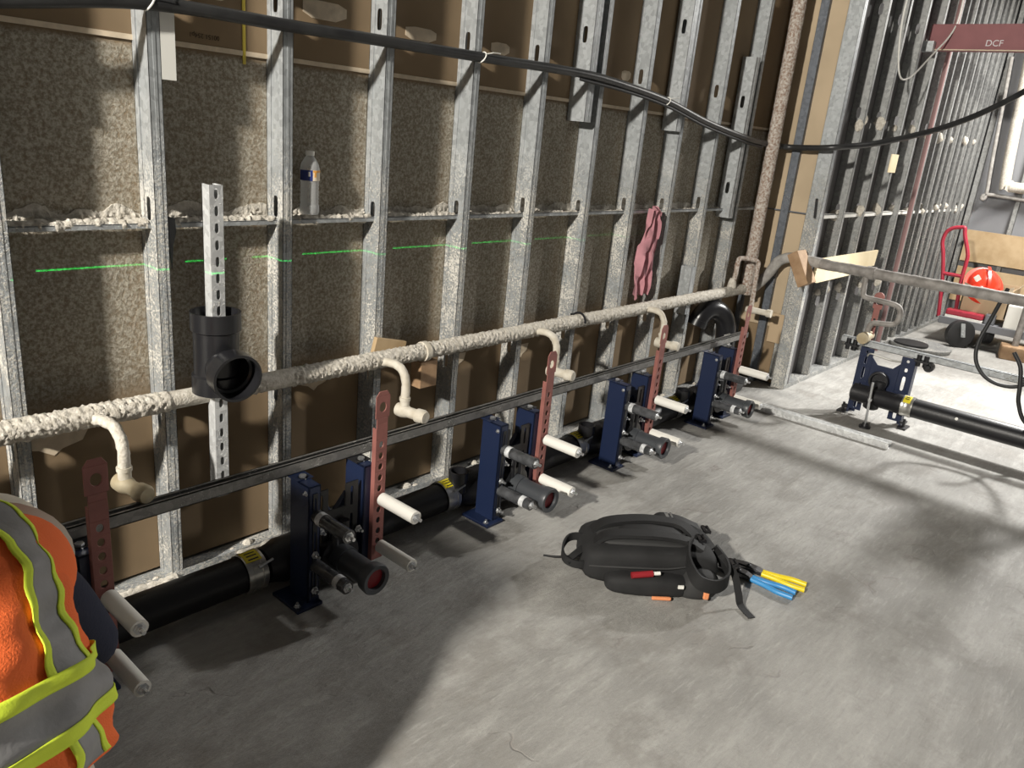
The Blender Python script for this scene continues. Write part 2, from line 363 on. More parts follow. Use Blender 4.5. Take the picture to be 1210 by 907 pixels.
def text_mesh(name, txt, size, o, U, Vv, material, parent, lift=0.0008):
    c = bpy.data.curves.new(name, 'FONT'); c.body = txt; c.size = size; c.align_x = 'CENTER'; c.align_y = 'CENTER'; c.extrude = 0.0003
    tmp = bpy.data.objects.new('tmp_text', c); COL.objects.link(tmp); dg = bpy.context.evaluated_depsgraph_get()
    me = bpy.data.meshes.new_from_object(tmp.evaluated_get(dg)); bpy.data.objects.remove(tmp); bpy.data.curves.remove(c)
    U, Vv = V3(U).normalized(), V3(Vv).normalized(); N = U.cross(Vv); off = Vector(parent['_o']) if '_o' in parent else Vector((0, 0, 0))
    me.transform(Matrix(((U.x, Vv.x, N.x, o[0]-off.x+N.x*lift), (U.y, Vv.y, N.y, o[1]-off.y+N.y*lift), (U.z, Vv.z, N.z, o[2]-off.z+N.z*lift), (0, 0, 0, 1))))
    me.materials.clear(); me.materials.append(M[material]); me.name = name
    ob = bpy.data.objects.new(name, me); COL.objects.link(ob); ob.parent = parent; return ob
def copy_tree(o, parent=None):
    c = o.copy(); COL.objects.link(c); c.parent = parent
    for ch in [q for q in o.children]: copy_tree(ch, c)
    return c

# ================================================================== SETTING
H = 3.2
DW = 0.092                      # stud depth; stud faces at Y = 0
struct(MB().box(-7, 12, -7, 1.5, -0.12, 0).build('floor', 'concrete'))

def stud(mb, x, yf, z0, z1, fl=0.036, holes=(), depth=DW, sgn=1):
    """C stud: web in the plane X = x facing -X, flanges to +X (sgn=1), front flange at Y = yf"""
    t = 0.0016; fx0, fx1 = (x, x+fl) if sgn > 0 else (x-fl, x)
    wx = x if sgn > 0 else x-t
    # web: two edge strips and a recessed middle strip with punch-outs
    a = 0.024
    mb.box(wx, wx+t, yf, yf+a, z0, z1); mb.box(wx, wx+t, yf+depth-a, yf+depth, z0, z1)
    segs = []; z = z0; hl = 0.062
    for hz in sorted(holes):
        if hz-hl <= z or hz+hl >= z1: continue
        segs.append((hz-hl-z, None)); segs.append((2*hl, (0.0125, 0.034, 4))); z = hz+hl
    segs.append((z1-z, None))
    mb.plate((wx+0.0025*sgn, yf+depth/2, z0), (0, 1, 0), (0, 0, 1), (t, 0, 0), depth-2*a+0.002, segs)
    mb.box(fx0, fx1, yf, yf+t, z0, z1); mb.box(fx0, fx1, yf+depth-t, yf+depth, z0, z1)
    g = (fx0+fx1)/2
    mb.box(g-0.004, g+0.004, yf-0.0012, yf, z0, z1)
    lx = fx1 if sgn > 0 else fx0
    mb.box(lx-t if sgn > 0 else lx, lx if sgn > 0 else lx+t, yf, yf+0.009, z0, z1); mb.box(lx-t if sgn > 0 else lx, lx if sgn > 0 else lx+t, yf+depth-0.009, yf+depth, z0, z1)
    return mb
ST = [0.4064*n + d for n, d in zip(range(0, 11), (-0.02, -0.0157, -0.006, -0.0102, 0.012, 0.0168, 0.023, 0.0101, -0.018, -0.0115, -0.0043))]

# --- left wall: two courses of board behind steel studs
wl = struct(MB().box(-2.2, 4.52, DW+0.016, DW+0.05, 0, H).build('wall_left', 'drywall_dark'))
xs = [-2.2, -1.23, -0.011, 1.208, 2.427, 3.646, 4.52]
for a, b in zip(xs, xs[1:]):
    MB().box(a+0.001, b-0.001, DW, DW+0.016, 0.012, 1.664).build('drywall_board', 'drywall_sprayed', wl)
    MB().box(a+0.001, b-0.001, DW-0.004, DW+0.016, 1.668, 2.88).build('drywall_board', 'drywall_paper', wl)
MB().box(-2.2, 4.52, DW-0.006, DW-0.004, 1.664, 1.678).build('board_edge', 'paper_patch', wl)
HO = (0.57, 1.207, 1.83, 2.45)
for x in [-0.83, -0.43] + ST:
    stud(MB(), x, 0.0, 0.0, H, holes=[z+random.uniform(-0.012, 0.012) for z in HO]).build('stud', 'galvanized_stud', wl)
tr = MB(); tr.box(-2.2, 4.52, -0.002, DW, 0.0, 0.002); tr.box(-2.2, 4.52, -0.0035, -0.001, 0.0, 0.03)
tr.build('bottom_track', 'galvanized_stud', wl)
# sistered pieces of stud hung in front of some studs
def piece(x, z0, z1, yf=-0.03, fl=0.05, depth=0.06, holes=(), m='galvanized_clean', sgn=1):
    return stud(MB(), x, yf, z0, z1, fl, holes, depth, sgn).build('sister_stud', m, wl)
piece(ST[6]-0.105, 1.585, H, -0.012, 0.05, 0.10, (1.95,)); piece(ST[8]-0.06, 1.59, H, -0.012, 0.045, 0.09, (2.1,))
piece(ST[10]-0.10, 1.12, 2.05, -0.014, 0.05, 0.09, (1.30, 1.80)); piece(ST[9]-0.06, 0.55, 0.84, -0.02, 0.05, 0.075)
MB().box(0.427, 0.468, 0.0, 0.03, 1.57, H).build('sister_stud', 'white_plastic', wl)
MB().box(0.004, 0.03, -0.004, 0.0, 1.545, H).build('sister_stud', 'white_plastic', wl)
# bridging channel through the punch-outs, with fireproofing caught on top of it
br = MB(); br.box(-1.2, 4.45, 0.036, 0.072, 1.172, 1.1745); br.box(-1.2, 4.45, 0.036, 0.0385, 1.160, 1.174); br.box(-1.2, 4.45, 0.0695, 0.072, 1.160, 1.174)
br.build('bridging_channel', 'galvanized_clean', wl)
fz = lumps(0.015, 45, 130)
for i in range(len(ST)-1):
    a, b = ST[i]+0.04, ST[i+1]-0.004
    pth = resample([(a, 0.052, 1.172), (b, 0.052, 1.172)], 0.006); am = max(0.35, 1-0.09*i)
    MB().tube(pth, 0.0155*am, 10, lambda p: fz(p)*0.8).build('overspray_ridge', 'fireproofing', wl, 50, kind='stuff')
    if i < 9:
        mb = MB(); n = 60; R = []
        for j in range(n+1):
            x = a + (b-a)*j/n; hgt = 0.014 + 0.045*max(0, noise.noise(Vector((x*14, 2.1, i*0.3)))+0.25)*am + 0.012*abs(noise.noise(Vector((x*70, 5, i))))
            ring = []
            for q in range(7):
                zz = 1.178 + hgt*q/6; ring.append(Vector((x, DW-0.002-(0.012*(1-q/6)+0.003)*am*(0.3+1.9*abs(noise.noise(Vector((x*75, zz*75, 1))))), zz)))
            R.append(ring + [Vector((x, DW+0.002, 1.178+hgt)), Vector((x, DW+0.002, 1.178))])
        mb.rings(R); mb.build('overspray_ridge', 'fireproofing', wl, 50, kind='stuff')
# pale paper patches on the upper boards and small stencilled print
for (x, z, wd, ht) in ((1.02, 1.835, 0.17, 0.055), (1.44, 1.822, 0.15, 0.045), (1.87, 1.828, 0.11, 0.045), (2.79, 1.822, 0.08, 0.045), (0.62, 1.83, 0.14, 0.05)):
    k = [(-0.5, -0.25), (-0.3, -0.5), (0.25, -0.5), (0.5, -0.2), (0.5, 0.3), (0.3, 0.5), (-0.2, 0.5), (-0.5, 0.35)]
    MB().prism([(a*wd, b*ht) for a, b in k], (x, DW-0.004, z), (1, 0, 0), (0, 0, 1), (0, -0.0012, 0)).build('paper_patch', 'paper_patch', wl)
text_mesh('stencil_print', '00151 254p1', 0.018, (0.60, DW-0.0042, 1.702), (-1, 0, 0), (0, 0, -1), 'print_ink', wl)
MB().box(0.722, 0.732, DW-0.0062, DW-0.004, 1.64, 2.3).build('tape_strip', 'tape_yellow', wl)
# pale tan patches on the board below the pipe, debris in the track
for i, (x, z, wd, ht) in enumerate(((0.10, 0.53, 0.2, 0.07), (0.60, 0.585, 0.16, 0.06), (1.00, 0.555, 0.13, 0.06), (1.76, 0.52, 0.1, 0.07), (2.20, 0.50, 0.1, 0.07), (2.98, 0.50, 0.12, 0.07), (1.45, 0.60, 0.07, 0.05))):
    k = [(-0.5, 0.5), (-0.42, 0.05), (-0.2, -0.1), (0.0, -0.45), (0.12, -0.2), (0.4, 0.0), (0.5, 0.5)]
    MB().prism([(a*wd, b*ht) for a, b in k], (x, DW-0.0005, z), (1, 0, 0), (0, 0, 1), (0, -0.0012, 0)).build('tan_patch', 'paper_patch', wl)
for i in range(46):
    x = random.uniform(0.1, 4.2); r = random.uniform(0.006, 0.02); y = random.uniform(-0.03, 0.06)
    mb = MB(); mb.lathe((x, y, 0.0), (random.uniform(-.2, .2), random.uniform(-.2, .2), 1), [(0, r), (r*0.6, r*0.9), (r*1.1, r*0.4)], 6, sy=random.uniform(0.6, 1.6))
    mb.build('overspray_crumb', 'fireproofing', wl)
MB().tube(resample([(0.12, -0.005, 0.012), (0.40, -0.005, 0.012)], 0.01), 0.017, 9, lumps(0.016, 40, 110)).build('overspray_ridge', 'fireproofing', wl, 50, kind='stuff')
MB().tube(resample([(0.62, -0.005, 0.012), (0.83, -0.005, 0.012)], 0.01), 0.014, 9, lumps(0.014, 40, 110)).build('overspray_ridge', 'fireproofing', wl, 50, kind='stuff')

# --- return wall at the corner (faces -X)
wc = struct(MB().box(4.535, 4.56, -0.377, DW+0.05, 0, H).build('wall_corner', 'drywall_dark'))
MB().box(4.52, 4.535, -0.345, DW, 0.40, H).build('drywall_board', 'drywall_tan', wc)
MB().box(4.52, 4.535, -0.345, DW, 0.012, 0.398).build('drywall_board', 'drywall_paper', wc)
def fstud(y, x, z0, z1, m='galvanized_shaded', wd=0.04, dp=0.03):
    mb = MB(); t = 0.0016
    mb.box(x-dp, x-dp+t, y, y+wd, z0, z1); mb.box(x-dp, x, y, y+t, z0, z1); mb.box(x-dp, x, y+wd-t, y+wd, z0, z1); mb.box(x-dp-0.001, x-dp, y+wd*0.4, y+wd*0.6, z0, z1)
    return mb
fstud(-0.165, 4.52, 0, H, wd=0.055).build('stud', 'galvanized_shaded', wc); fstud(0.035, 4.52, 0, H, wd=0.035).build('stud', 'galvanized_shaded', wc)  # darker steel paints in the shadow on these two corner studs
piece_c = fstud(-0.30, 4.52, 0.05, 0.86, wd=0.05, dp=0.02).build('stud', 'galvanized_stud', wc)
MB().box(4.497, 4.501, -0.345, 0.02, 1.172, 1.180).build('bridging_channel', 'galvanized_shaded', wc)
MB().bar((4.47, -0.352, 1.16), (4.47, -0.340, 1.28), 0.012, 0.012).build('clip', 'black_iron', wc)
MB().box(4.495, 4.512, -0.312, -0.190, 0.30, 0.50).build('cardboard_scrap', 'cardboard', wc)
MB().box(4.4935, 4.5125, -0.312, -0.300, 0.15, 0.50).build('tape_strip', 'tape_yellow', wc)

# --- right wall beyond the corner (same direction as the left wall, nearer the room)
YR = -0.377
wr = struct(MB().box(4.56, 8.6, YR+DW, YR+DW+0.03, 0, H).build('wall_right', 'drywall_dark'))
RS = [4.484 + 0.0] + [4.905+0.4064*k for k in range(9)]
for i, x in enumerate(RS):
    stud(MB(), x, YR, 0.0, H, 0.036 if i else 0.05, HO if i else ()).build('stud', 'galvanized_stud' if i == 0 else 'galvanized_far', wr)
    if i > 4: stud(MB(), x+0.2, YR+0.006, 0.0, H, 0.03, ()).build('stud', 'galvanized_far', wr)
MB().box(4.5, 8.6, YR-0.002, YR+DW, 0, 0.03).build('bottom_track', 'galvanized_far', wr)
b = MB(); b.box(4.6, 8.5, YR+0.03, YR+0.06, 1.172, 1.176); b.box(4.6, 8.5, YR+0.03, YR+0.033, 1.150, 1.176); b.build('bridging_channel', 'white_plastic', wr)
for i, x in enumerate(RS[1:]):
    for z, dz in ((1.19, 0), (1.77, 1), (0.62, 2)):
        if z < 1 and i > 4: continue
        for k in range(2):
            mb = MB(); r = random.uniform(0.02, 0.04)
            n = 9; P0 = Vector((x-0.004+k*0.04, YR+random.uniform(0.02, 0.06), z+random.uniform(-0.03, 0.03)))
            R = [[P0 + Vector((random.uniform(-0.002, 0.002)-h, math.cos(2*PI*j/n)*r*s*random.uniform(0.7, 1.2), math.sin(2*PI*j/n)*r*s*random.uniform(0.8, 1.5))) for j in range(n)] for h, s in ((-0.004, 1), (0.006, 0.9), (0.012, 0.4))]
            mb.rings(R); mb.build('overspray_clump', 'fireproofing', wr, 60)
MB().box(5.63, 5.80, YR-0.006, YR-0.001, 1.47, 1.60).build('paper_tag', 'wood_pale', wr)
# --- back wall
XB = 8.6
wb = struct(MB().box(XB, XB+0.05, -4.5, YR+DW, 0, H).build('wall_back', 'wall_grey'))
for y, dd in ((-0.40, 0.05), (-0.80, 0.04), (-1.2, 0.04), (-1.6, 0.04), (-2.0, 0.04)):
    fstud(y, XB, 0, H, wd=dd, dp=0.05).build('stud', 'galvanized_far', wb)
MB().box(XB-0.09, XB-0.065, -2.4, -0.42, 0.66, 0.97).build('plywood_board', 'wood', wb)
MB().box(XB-0.09, XB-0.065, -2.4, -0.42, 0.25, 0.60).build('plywood_board', 'wood', wb)
MB().tube(crom([(XB-0.12, -0.52, 3.1), (XB-0.12, -0.63, 1.55), (XB-0.12, -0.68, 1.44), (XB-0.12, -0.80, 1.42), (XB-0.12, -1.6, 1.41)], 8), 0.05, 14).build('conduit', 'fireproofing', wb, 60)
MB().tube(crom([(XB-0.10, -0.40, 2.6), (XB-0.10, -0.50, 1.38), (XB-0.10, -0.56, 1.33), (XB-0.10, -1.6, 1.29)], 8), 0.018, 10).build('conduit', 'fireproofing_grey', wb, 60)

# ================================================================== BIG THINGS
# --- water main with fireproofing on it, its drops and the riser in the corner
wp = thing('water_pipe', 'long water main thickly coated in beige sprayed fireproofing along the studs', 'pipe', (0, -0.05, 0))
ZP = 0.655; DR = [0.155, 1.19, 2.10, 3.05]
lf = lumps(0.0085, 120, 230); lg = lumps(0.0035, 40, 130)
def coat(p): return lf(p) if not (0.36 < p.x < 0.60 or 0.70 < p.x < 0.80) else 0.0005
rp = resample([(-1.4, -0.05, ZP), (4.30, -0.05, ZP)], 0.005)
MB().tube(rp, [0.0275 if (0.38 < q.x < 0.60) else 0.0315 for q in rp], 34, coat).build('pipe', 'fireproofing', wp, 70)
for i, x in enumerate(DR):
    xs_ = x; y1 = -0.17
    path = crom([(x, -0.06, ZP-0.005), (x+0.015, -0.10, ZP+0.0), (x+0.028, -0.145, ZP-0.012), (x+0.034, y1, ZP-0.06), (x+0.034, y1, ZP-0.14), (x+0.034, y1, ZP-0.165)], 8)
    d = MB().tube(resample(path, 0.006), 0.0165, 14, lumps(0.003, 60, 130)).build('drop', 'copper_sprayed' if i else 'fireproofing', wp, 70)
    e = Vector((x+0.034, y1, ZP-0.175))
    MB().lathe(e+Vector((0, 0, 0.055)), (0, 0, -1), [(0, 0.016), (0.0, 0.021), (0.012, 0.021), (0.012, 0.018), (0.04, 0.018)], 16).build('coupling', 'copper_sprayed', d, 50)
    mb = MB(); mb.lathe(e+Vector((-0.005, 0.035, 0)), (0.15, -1, 0), [(0, 0.014), (0.005, 0.026), (0.03, 0.028), (0.05, 0.024), (0.055, 0.021), (0.10, 0.021), (0.10, 0.027), (0.128, 0.028), (0.140, 0.022)], 18)
    mb.build('valve_stub', 'bronze_cap' if i == 0 else 'copper_sprayed', wp, 50)
# riser at the corner and run around the corner block
rise = resample([(4.30, -0.06, 0.62), (4.30, -0.06, 3.15)], 0.012)
MB().tube(rise, 0.040, 18, lg).build('riser', 'rusty_spray', wp, 70)
MB().tube(resample(crom([(4.28, -0.05, 0.655), (4.36, -0.09, 0.67), (4.42, -0.14, 0.76), (4.42, -0.19, 0.85), (4.43, -0.25, 0.888), (4.45, -0.34, 0.890), (4.45, -0.46, 0.888)], 8), 0.01), 0.034, 16, lg).build('offset_bend', 'fireproofing_grey', wp, 70)
MB().tube(resample([(4.45, -0.45, 0.886), (4.45, -3.2, 0.886)], 0.02), 0.033, 16, lumps(0.004, 30, 110)).build('pipe', 'grey_pipe', wp, 70)
mb = MB(); mb.lathe((4.45, -0.80, 0.886), (0, 1, 0), [(0, 0.034), (0, 0.040), (0.05, 0.040), (0.05, 0.034)], 16); mb.build('coupling', 'grey_pipe', wp, 50)
MB().tube(resample(crom([(4.10, -0.05, 0.66), (4.10, -0.06, 0.76), (4.10, -0.062, 0.845), (4.125, -0.065, 0.87), (4.20, -0.10, 0.865), (4.245, -0.13, 0.85), (4.25, -0.135, 0.80), (4.25, -0.14, 0.6), (4.25, -0.14, 0.545)], 8), 0.008), 0.015, 12, lumps(0.0035, 60, 130)).build('drop', 'rusty_spray', wp, 70)
mb = MB(); mb.lathe((4.25, -0.11, 0.535), (0.1, -1, 0), [(0, 0.02), (0.04, 0.026), (0.06, 0.02), (0.14, 0.02), (0.14, 0.026), (0.17, 0.026)], 16); mb.build('valve_stub', 'copper_sprayed', wp, 50)
MB().lathe((4.10, -0.05, 0.68), (0, 0, 1), [(0, 0.03), (0.03, 0.026), (0.06, 0.018)], 14).build('coupling', 'fireproofing', wp, 60)
# S-shaped supply hanging from the perpendicular run
MB().tube(crom([(4.44, -0.755, 0.87), (4.44, -0.757, 0.79), (4.44, -0.765, 0.745), (4.44, -0.80, 0.733), (4.44, -0.93, 0.728), (4.44, -0.985, 0.712), (4.44, -1.0, 0.665), (4.44, -0.985, 0.615), (4.44, -0.94, 0.600), (4.44, -0.875, 0.592), (4.44, -0.846, 0.575), (4.44, -0.838, 0.53), (4.44, -0.838, 0.49)], 6), 0.0165, 12).build('drop', 'grey_pipe', wp, 60)
MB().lathe((4.40, -0.838, 0.495), (1, 0, 0), [(-0.03, 0.03), (-0.03, 0.036), (0.02, 0.036), (0.03, 0.026), (0.12, 0.026)], 16).build('valve_stub', 'bronze_cap', wp, 50)

# hanger clips and wood blocks that hold the main
def clip(x, label):
    o = thing('pipe_hanger', label, 'pipe hanger', (x, -0.05, ZP), 'pipe hangers')
    MB().tube([Vector((x, -0.05+math.cos(a)*0.042, ZP+math.sin(a)*0.042)) for a in (PI*k/8-0.3 for k in range(10))], 0.006, 6).build('strap', 'black_iron', o, 40)
    m_ = MB(); m_.box(x-0.012, x+0.012, -0.012, -0.004, ZP-0.05, ZP+0.03); m_.build('tab', 'black_iron', o)
clip(2.45, 'dark metal hanger clip round the coated pipe at the sixth stud')
o = MB().obox((1.445, -0.03, 0.555), (0.045, 0, 0), (0, 0.03, 0), (0, 0, 0.055)).build('wood_block', 'wood_brown', None, None, 0.003)
tag(o, 'small brown wood block under the coated pipe between studs', 'wood block', 'wood blocks')
o2 = MB().lathe((1.42, -0.05, ZP), (1, 0, 0), [(-0.012, 0.034), (-0.012, 0.040), (0.012, 0.040), (0.012, 0.034)], 20).build('pipe_strap', 'copper_sprayed', None, 40)
tag(o2, 'beige coated strap around the pipe above the wood block', 'strap')
o = MB().obox((1.27, 0.0-0.011, 0.685), (0.075, 0, -0.018), (0, 0.010, 0), (0.008, 0, 0.03)).build('wood_shim', 'wood', None, None, 0.002)
tag(o, 'yellowish wood shim behind the pipe at the third stud', 'wood shim')
o = MB().obox((4.37, -0.375, 0.845), (0.07, 0.0, 0.0), (0, 0.03, -0.02), (0, 0.055, 0.095)).build('wood_block', 'wood_brown', None, None, 0.003)
tag(o, 'tilted brown wood block wedged against the grey pipe at the corner stud', 'wood block', 'wood blocks')
mb = MB(); mb.prism([(4.56, 0.745), (4.62, 0.735), (5.24, 0.74), (5.24, 0.775), (5.78, 0.776), (5.80, 0.893), (4.58, 0.895)], (0, YR-0.004, 0), (1, 0, 0), (0, 0, 1), (0, -0.018, 0))
o = tag(mb.build('plywood_brace', 'wood_pale'), 'pale plywood strip fixed across the studs behind the grey pipe', 'plywood')

# --- black power cable
ca = thing('power_cable', 'thick black cable sagging across the studs and around the corner', 'cable', (0, -0.02, 1.7))
cp = [(-1.3, -0.03, 1.45), (-0.5, -0.03, 1.62), (0.033, -0.025, 1.702), (0.39, -0.025, 1.754), (0.80, -0.025, 1.760), (1.16, -0.025, 1.766), (1.65, -0.025, 1.772), (2.25, -0.04, 1.780), (2.62, -0.04, 1.762), (3.0, -0.035, 1.727), (3.45, -0.03, 1.655), (3.95, -0.035, 1.597), (4.22, -0.02, 1.580), (4.44, -0.08, 1.572), (4.435, -0.25, 1.580), (4.44, -0.42, 1.60), (4.72, -0.58, 1.655), (5.1, -0.85, 1.80), (5.4, -1.12, 2.02), (5.7, -1.5, 2.4), (6.02, -2.1, 2.53), (6.1, -3.2, 2.54)]
MB().tube(crom(cp, 10), 0.0185, 14).build('cable', 'cable_jacket', ca, 60)
MB().tube(crom([(q[0], q[1]-0.006, q[2]-0.024) for q in cp[7:13]], 8), 0.007, 8).build('thin_cable', 'black_rubber', ca, 60)
for i, k in enumerate((3, 6, 9)):
    c = Vector(cp[k]); z = MB(); z.tube([c + Vector((0.012*math.sin(a), math.cos(a)*0.0195, math.sin(a)*0.0195)) for a in (2*PI*j/14 for j in range(15))], 0.0028, 6)
    z.tube([c+Vector((0.0, -0.02, 0.012)), c+Vector((0.03, -0.03, 0.02)), c+Vector((0.07 if i else -0.01, -0.03, 0.022 if i else 0.06))], 0.002, 6); z.build('cable_tie', 'white_plastic', ca)

# --- carriers
def make_carrier():
    """local frame: x = 0 at the tall strap, y and z world"""
    c = thing('toilet_carrier', '', 'carrier'); lc = dict(local=True)
    xl = -0.275
    p = MB(); t = 0.006   # left post: open hat section
    p.box(xl, xl+t, -0.405, -0.305, 0, 0.425); p.box(xl, xl+0.045, -0.405, -0.405+t, 0, 0.425); p.box(xl+0.039, xl+0.045, -0.405, -0.36, 0, 0.425); p.box(xl, xl+0.045, -0.405, -0.305, 0.419, 0.425)
    p.box(xl-0.05, xl+0.045, -0.425, -0.28, 0, 0.012)
    lp = p.build('post', 'navy_paint', c, None, 0.002, **lc)
    s = MB(); s.plate((xl+0.0225, -0.4065, 0.03), (1, 0, 0), (0, 0, 1), (0, -0.0025, 0), 0.016, [(0.13, (0.004, 0.05, 6)), (0.12, (0.004, 0.045, 6)), (0.12, (0.004, 0.045, 6))]); s.build('slot_plate', 'black_iron', lp, None, **lc)
    p = MB(); p.box(-0.045, -0.039, -0.385, -0.285, 0, 0.425); p.box(-0.045, 0.0, -0.385, -0.379, 0, 0.425); p.box(-0.045, 0.0, -0.385, -0.285, 0.419, 0.425); p.box(-0.07, 0.03, -0.40, -0.27, 0, 0.012)
    rp_ = p.build('post', 'navy_paint', c, None, 0.002, **lc)
    g = MB(); g.prism([(-0.285, 0.21), (-0.23, 0.25), (-0.18, 0.08), (-0.285, 0.06)], (-0.09, 0, 0), (0, 1, 0), (0, 0, 1), (0.006, 0, 0)); g.bar((-0.045, -0.30, 0.30), (-0.13, -0.30, 0.20), 0.02, 0.02); g.build('gusset', 'navy_paint', rp_, None, **lc)
    f = MB(); f.plate((-0.205, -0.375, 0.06), (1, 0, 0), (0, 0, 1), (0, 0.006, 0), 0.05, [(0.08, (0.006, 0.03, 5)), (0.14, (0.006, 0.055, 5)), (0.10, (0.006, 0.035, 5))])
    f.plate((-0.085, -0.375, 0.06), (1, 0, 0), (0, 0, 1), (0, 0.006, 0), 0.05, [(0.08, (0.006, 0.03, 5)), (0.14, (0.006, 0.055, 5)), (0.10, (0.006, 0.035, 5))])
    f.box(-0.18, -0.11, -0.375, -0.369, 0.06, 0.30)
    f.lathe((-0.145, -0.40, 0.135), (0, 1, 0), [(0, 0.055), (0.0, 0.075), (0.03, 0.078), (0.06, 0.06), (0.15, 0.058)], 24)
    f.cyl((-0.165, -0.39, 0.14), (-0.165, -0.39, 0.26), 0.016, 12); f.cyl((-0.125, -0.39, 0.14), (-0.125, -0.39, 0.26), 0.016, 12)
    f.build('faceplate', 'black_iron', c, 40, **lc)
    nz = MB(); nz.lathe((-0.145, -0.40, 0.135), (0, -1, 0), [(0, 0.046), (0.04, 0.046), (0.04, 0.041), (0.15, 0.041), (0.155, 0.050), (0.185, 0.053), (0.19, 0.050), (0.188, 0.036), (0.172, 0.034)], 28, True, False)
    n_ = nz.build('outlet', 'grey_plastic', c, 40, **lc)
    MB().lathe((-0.145, -0.560, 0.135), (0, -1, 0), [(0, 0.0345), (0.014, 0.0345), (0.016, 0.03)], 24).build('test_cap', 'red_cap', n_, 40, **lc)
    for (x, y0, z, ln, mt) in ((xl+0.03, -0.405, 0.318, 0.165, 'black_sleeve'), (xl+0.03, -0.405, 0.140, 0.165, 'black_sleeve'), (0.012, -0.415, 0.302, 0.170, 'white_sleeve'), (0.012, -0.415, 0.122, 0.165, 'white_sleeve')):
        sl = MB().lathe((x, y0, z), (0, -1, 0), [(0, 0.0225), (ln, 0.0225), (ln, 0.012)], 20).build('sleeve', mt, c, 50, **lc)
        q = MB(); q.lathe((x, y0-ln+0.001, z), (0, -1, 0), [(0, 0.0165), (0.003, 0.0165), (0.003, 0.010), (0.010, 0.010)], 6); q.lathe((x, y0-ln, z), (0, -1, 0), [(0.003, 0.006), (0.024, 0.006)], 10)
        q.build('stud_bolt', 'zinc', sl, None, **lc)
        if mt == 'black_sleeve' :
            MB().lathe((x, y0-0.02 if z > 0.2 else y0-0.115, z), (0, -1, 0), [(0, 0.0215), (0, 0.0232), (0.022, 0.0232), (0.022, 0.0215)], 20, False, False).build('tape_ring', 'clear_sleeve', sl, 50, **lc)
    for (x, y, z) in ((xl+0.022, -0.41, 0.055), (xl+0.022, -0.41, 0.185), (xl+0.06, -0.385, 0.245), (-0.06, -0.38, 0.20), (-0.07, -0.38, 0.06)):
        hw = MB(); bolt(hw, (x, y, z), (0, -1, 0), 0.009, 0.02); hw.build('bolt', 'zinc', c, None, **lc)
    hw = MB(); bolt(hw, (xl, -0.39, 0.40), (-1, 0, 0), 0.006, 0.008); hw.build('bolt', 'zinc', lp, None, **lc)
    hw = MB(); bolt(hw, (xl-0.035, -0.40, 0.012), (0, 0, 1), 0.008, 0.012); hw.build('bolt', 'zinc', lp, None, **lc)
    # tall rust-red strap
    U = (1, 0, 0)
    st = MB(); t = 0.004
    st.plate((0.006, -0.402, 0.07), U, (0, 0, 1), (0, -t, 0), 0.046, [(0.05, None)] + [(0.04, (0.009, 0.0115, 2)) for k in range(10)] + [(0.055, None)] + [(0.02, None)])
    st.plate((0.006, -0.402, 0.595), U, (0, 0, 1), (0, -t, 0), 0.058, [(0.075, (0.014, 0.017, 2))])
    st.prism([(-0.029, 0.67), (0.029, 0.67), (0.016, 0.688), (-0.016, 0.688)], (0.006, -0.402, 0), U, (0, 0, 1), (0, -t, 0))
    st.box(-0.018, -0.014, -0.406, -0.386, 0.07, 0.56); st.box(0.026, 0.030, -0.406, -0.386, 0.07, 0.56)
    st.build('strap', 'rust_red', c, None, 0.0012, **lc)
    return c
car = make_carrier()
CX = [0.02, 0.913, 1.797, 2.68, 3.62]
CL = ['navy toilet carrier nearest the worker, navy sleeve between its white pins', 'dark navy toilet carrier with red-capped outlet, nearest left of the free floor', 'blue toilet carrier with red-capped outlet, directly left of the backpack', 'blue toilet carrier behind the backpack, fourth from the worker', 'blue toilet carrier at the far corner beside the black elbow']
for i, x in enumerate(CX):
    o = car if i == 0 else copy_tree(car)
    o.location = (x, 0, 0); o['label'] = CL[i]; o['group'] = 'toilet carriers along the stud wall'

# rail bolted across the carrier tops
ra = thing('strut_rail', 'long galvanized strut rail lying across the tops of the blue carriers', 'rail', (0, -0.28, 0.425))
mb = MB(); Y0, Y1, Z0, Z1 = -0.300, -0.262, 0.428, 0.466
mb.box(-1.0, 3.92, Y0, Y0+0.003, Z0, Z1); mb.box(-1.0, 3.92, Y1-0.003, Y1, Z0, Z1); mb.box(-1.0, 3.92, Y0, Y1, Z0, Z0+0.003); mb.box(-1.0, 3.92, Y0, Y0+0.009, Z1-0.003, Z1); mb.box(-1.0, 3.92, Y1-0.009, Y1, Z1-0.003, Z1)
mb.build('channel', 'rail_steel', ra)
for x in CX:
    for dx in (-0.25, -0.02):
        h_ = MB(); h_.lathe((x+dx, -0.335, 0.4255), (0, 0, 1), [(0, 0.017), (0.003, 0.017), (0.003, 0.012), (0.011, 0.012)], 6); h_.build('bolt', 'zinc', ra)
        h_ = MB(); h_.box(x+dx-0.03, x+dx+0.03, -0.35, -0.25, 0.4252, 0.4285); h_.build('clamp_plate', 'navy_paint' if dx < -.1 else 'black_iron', ra)

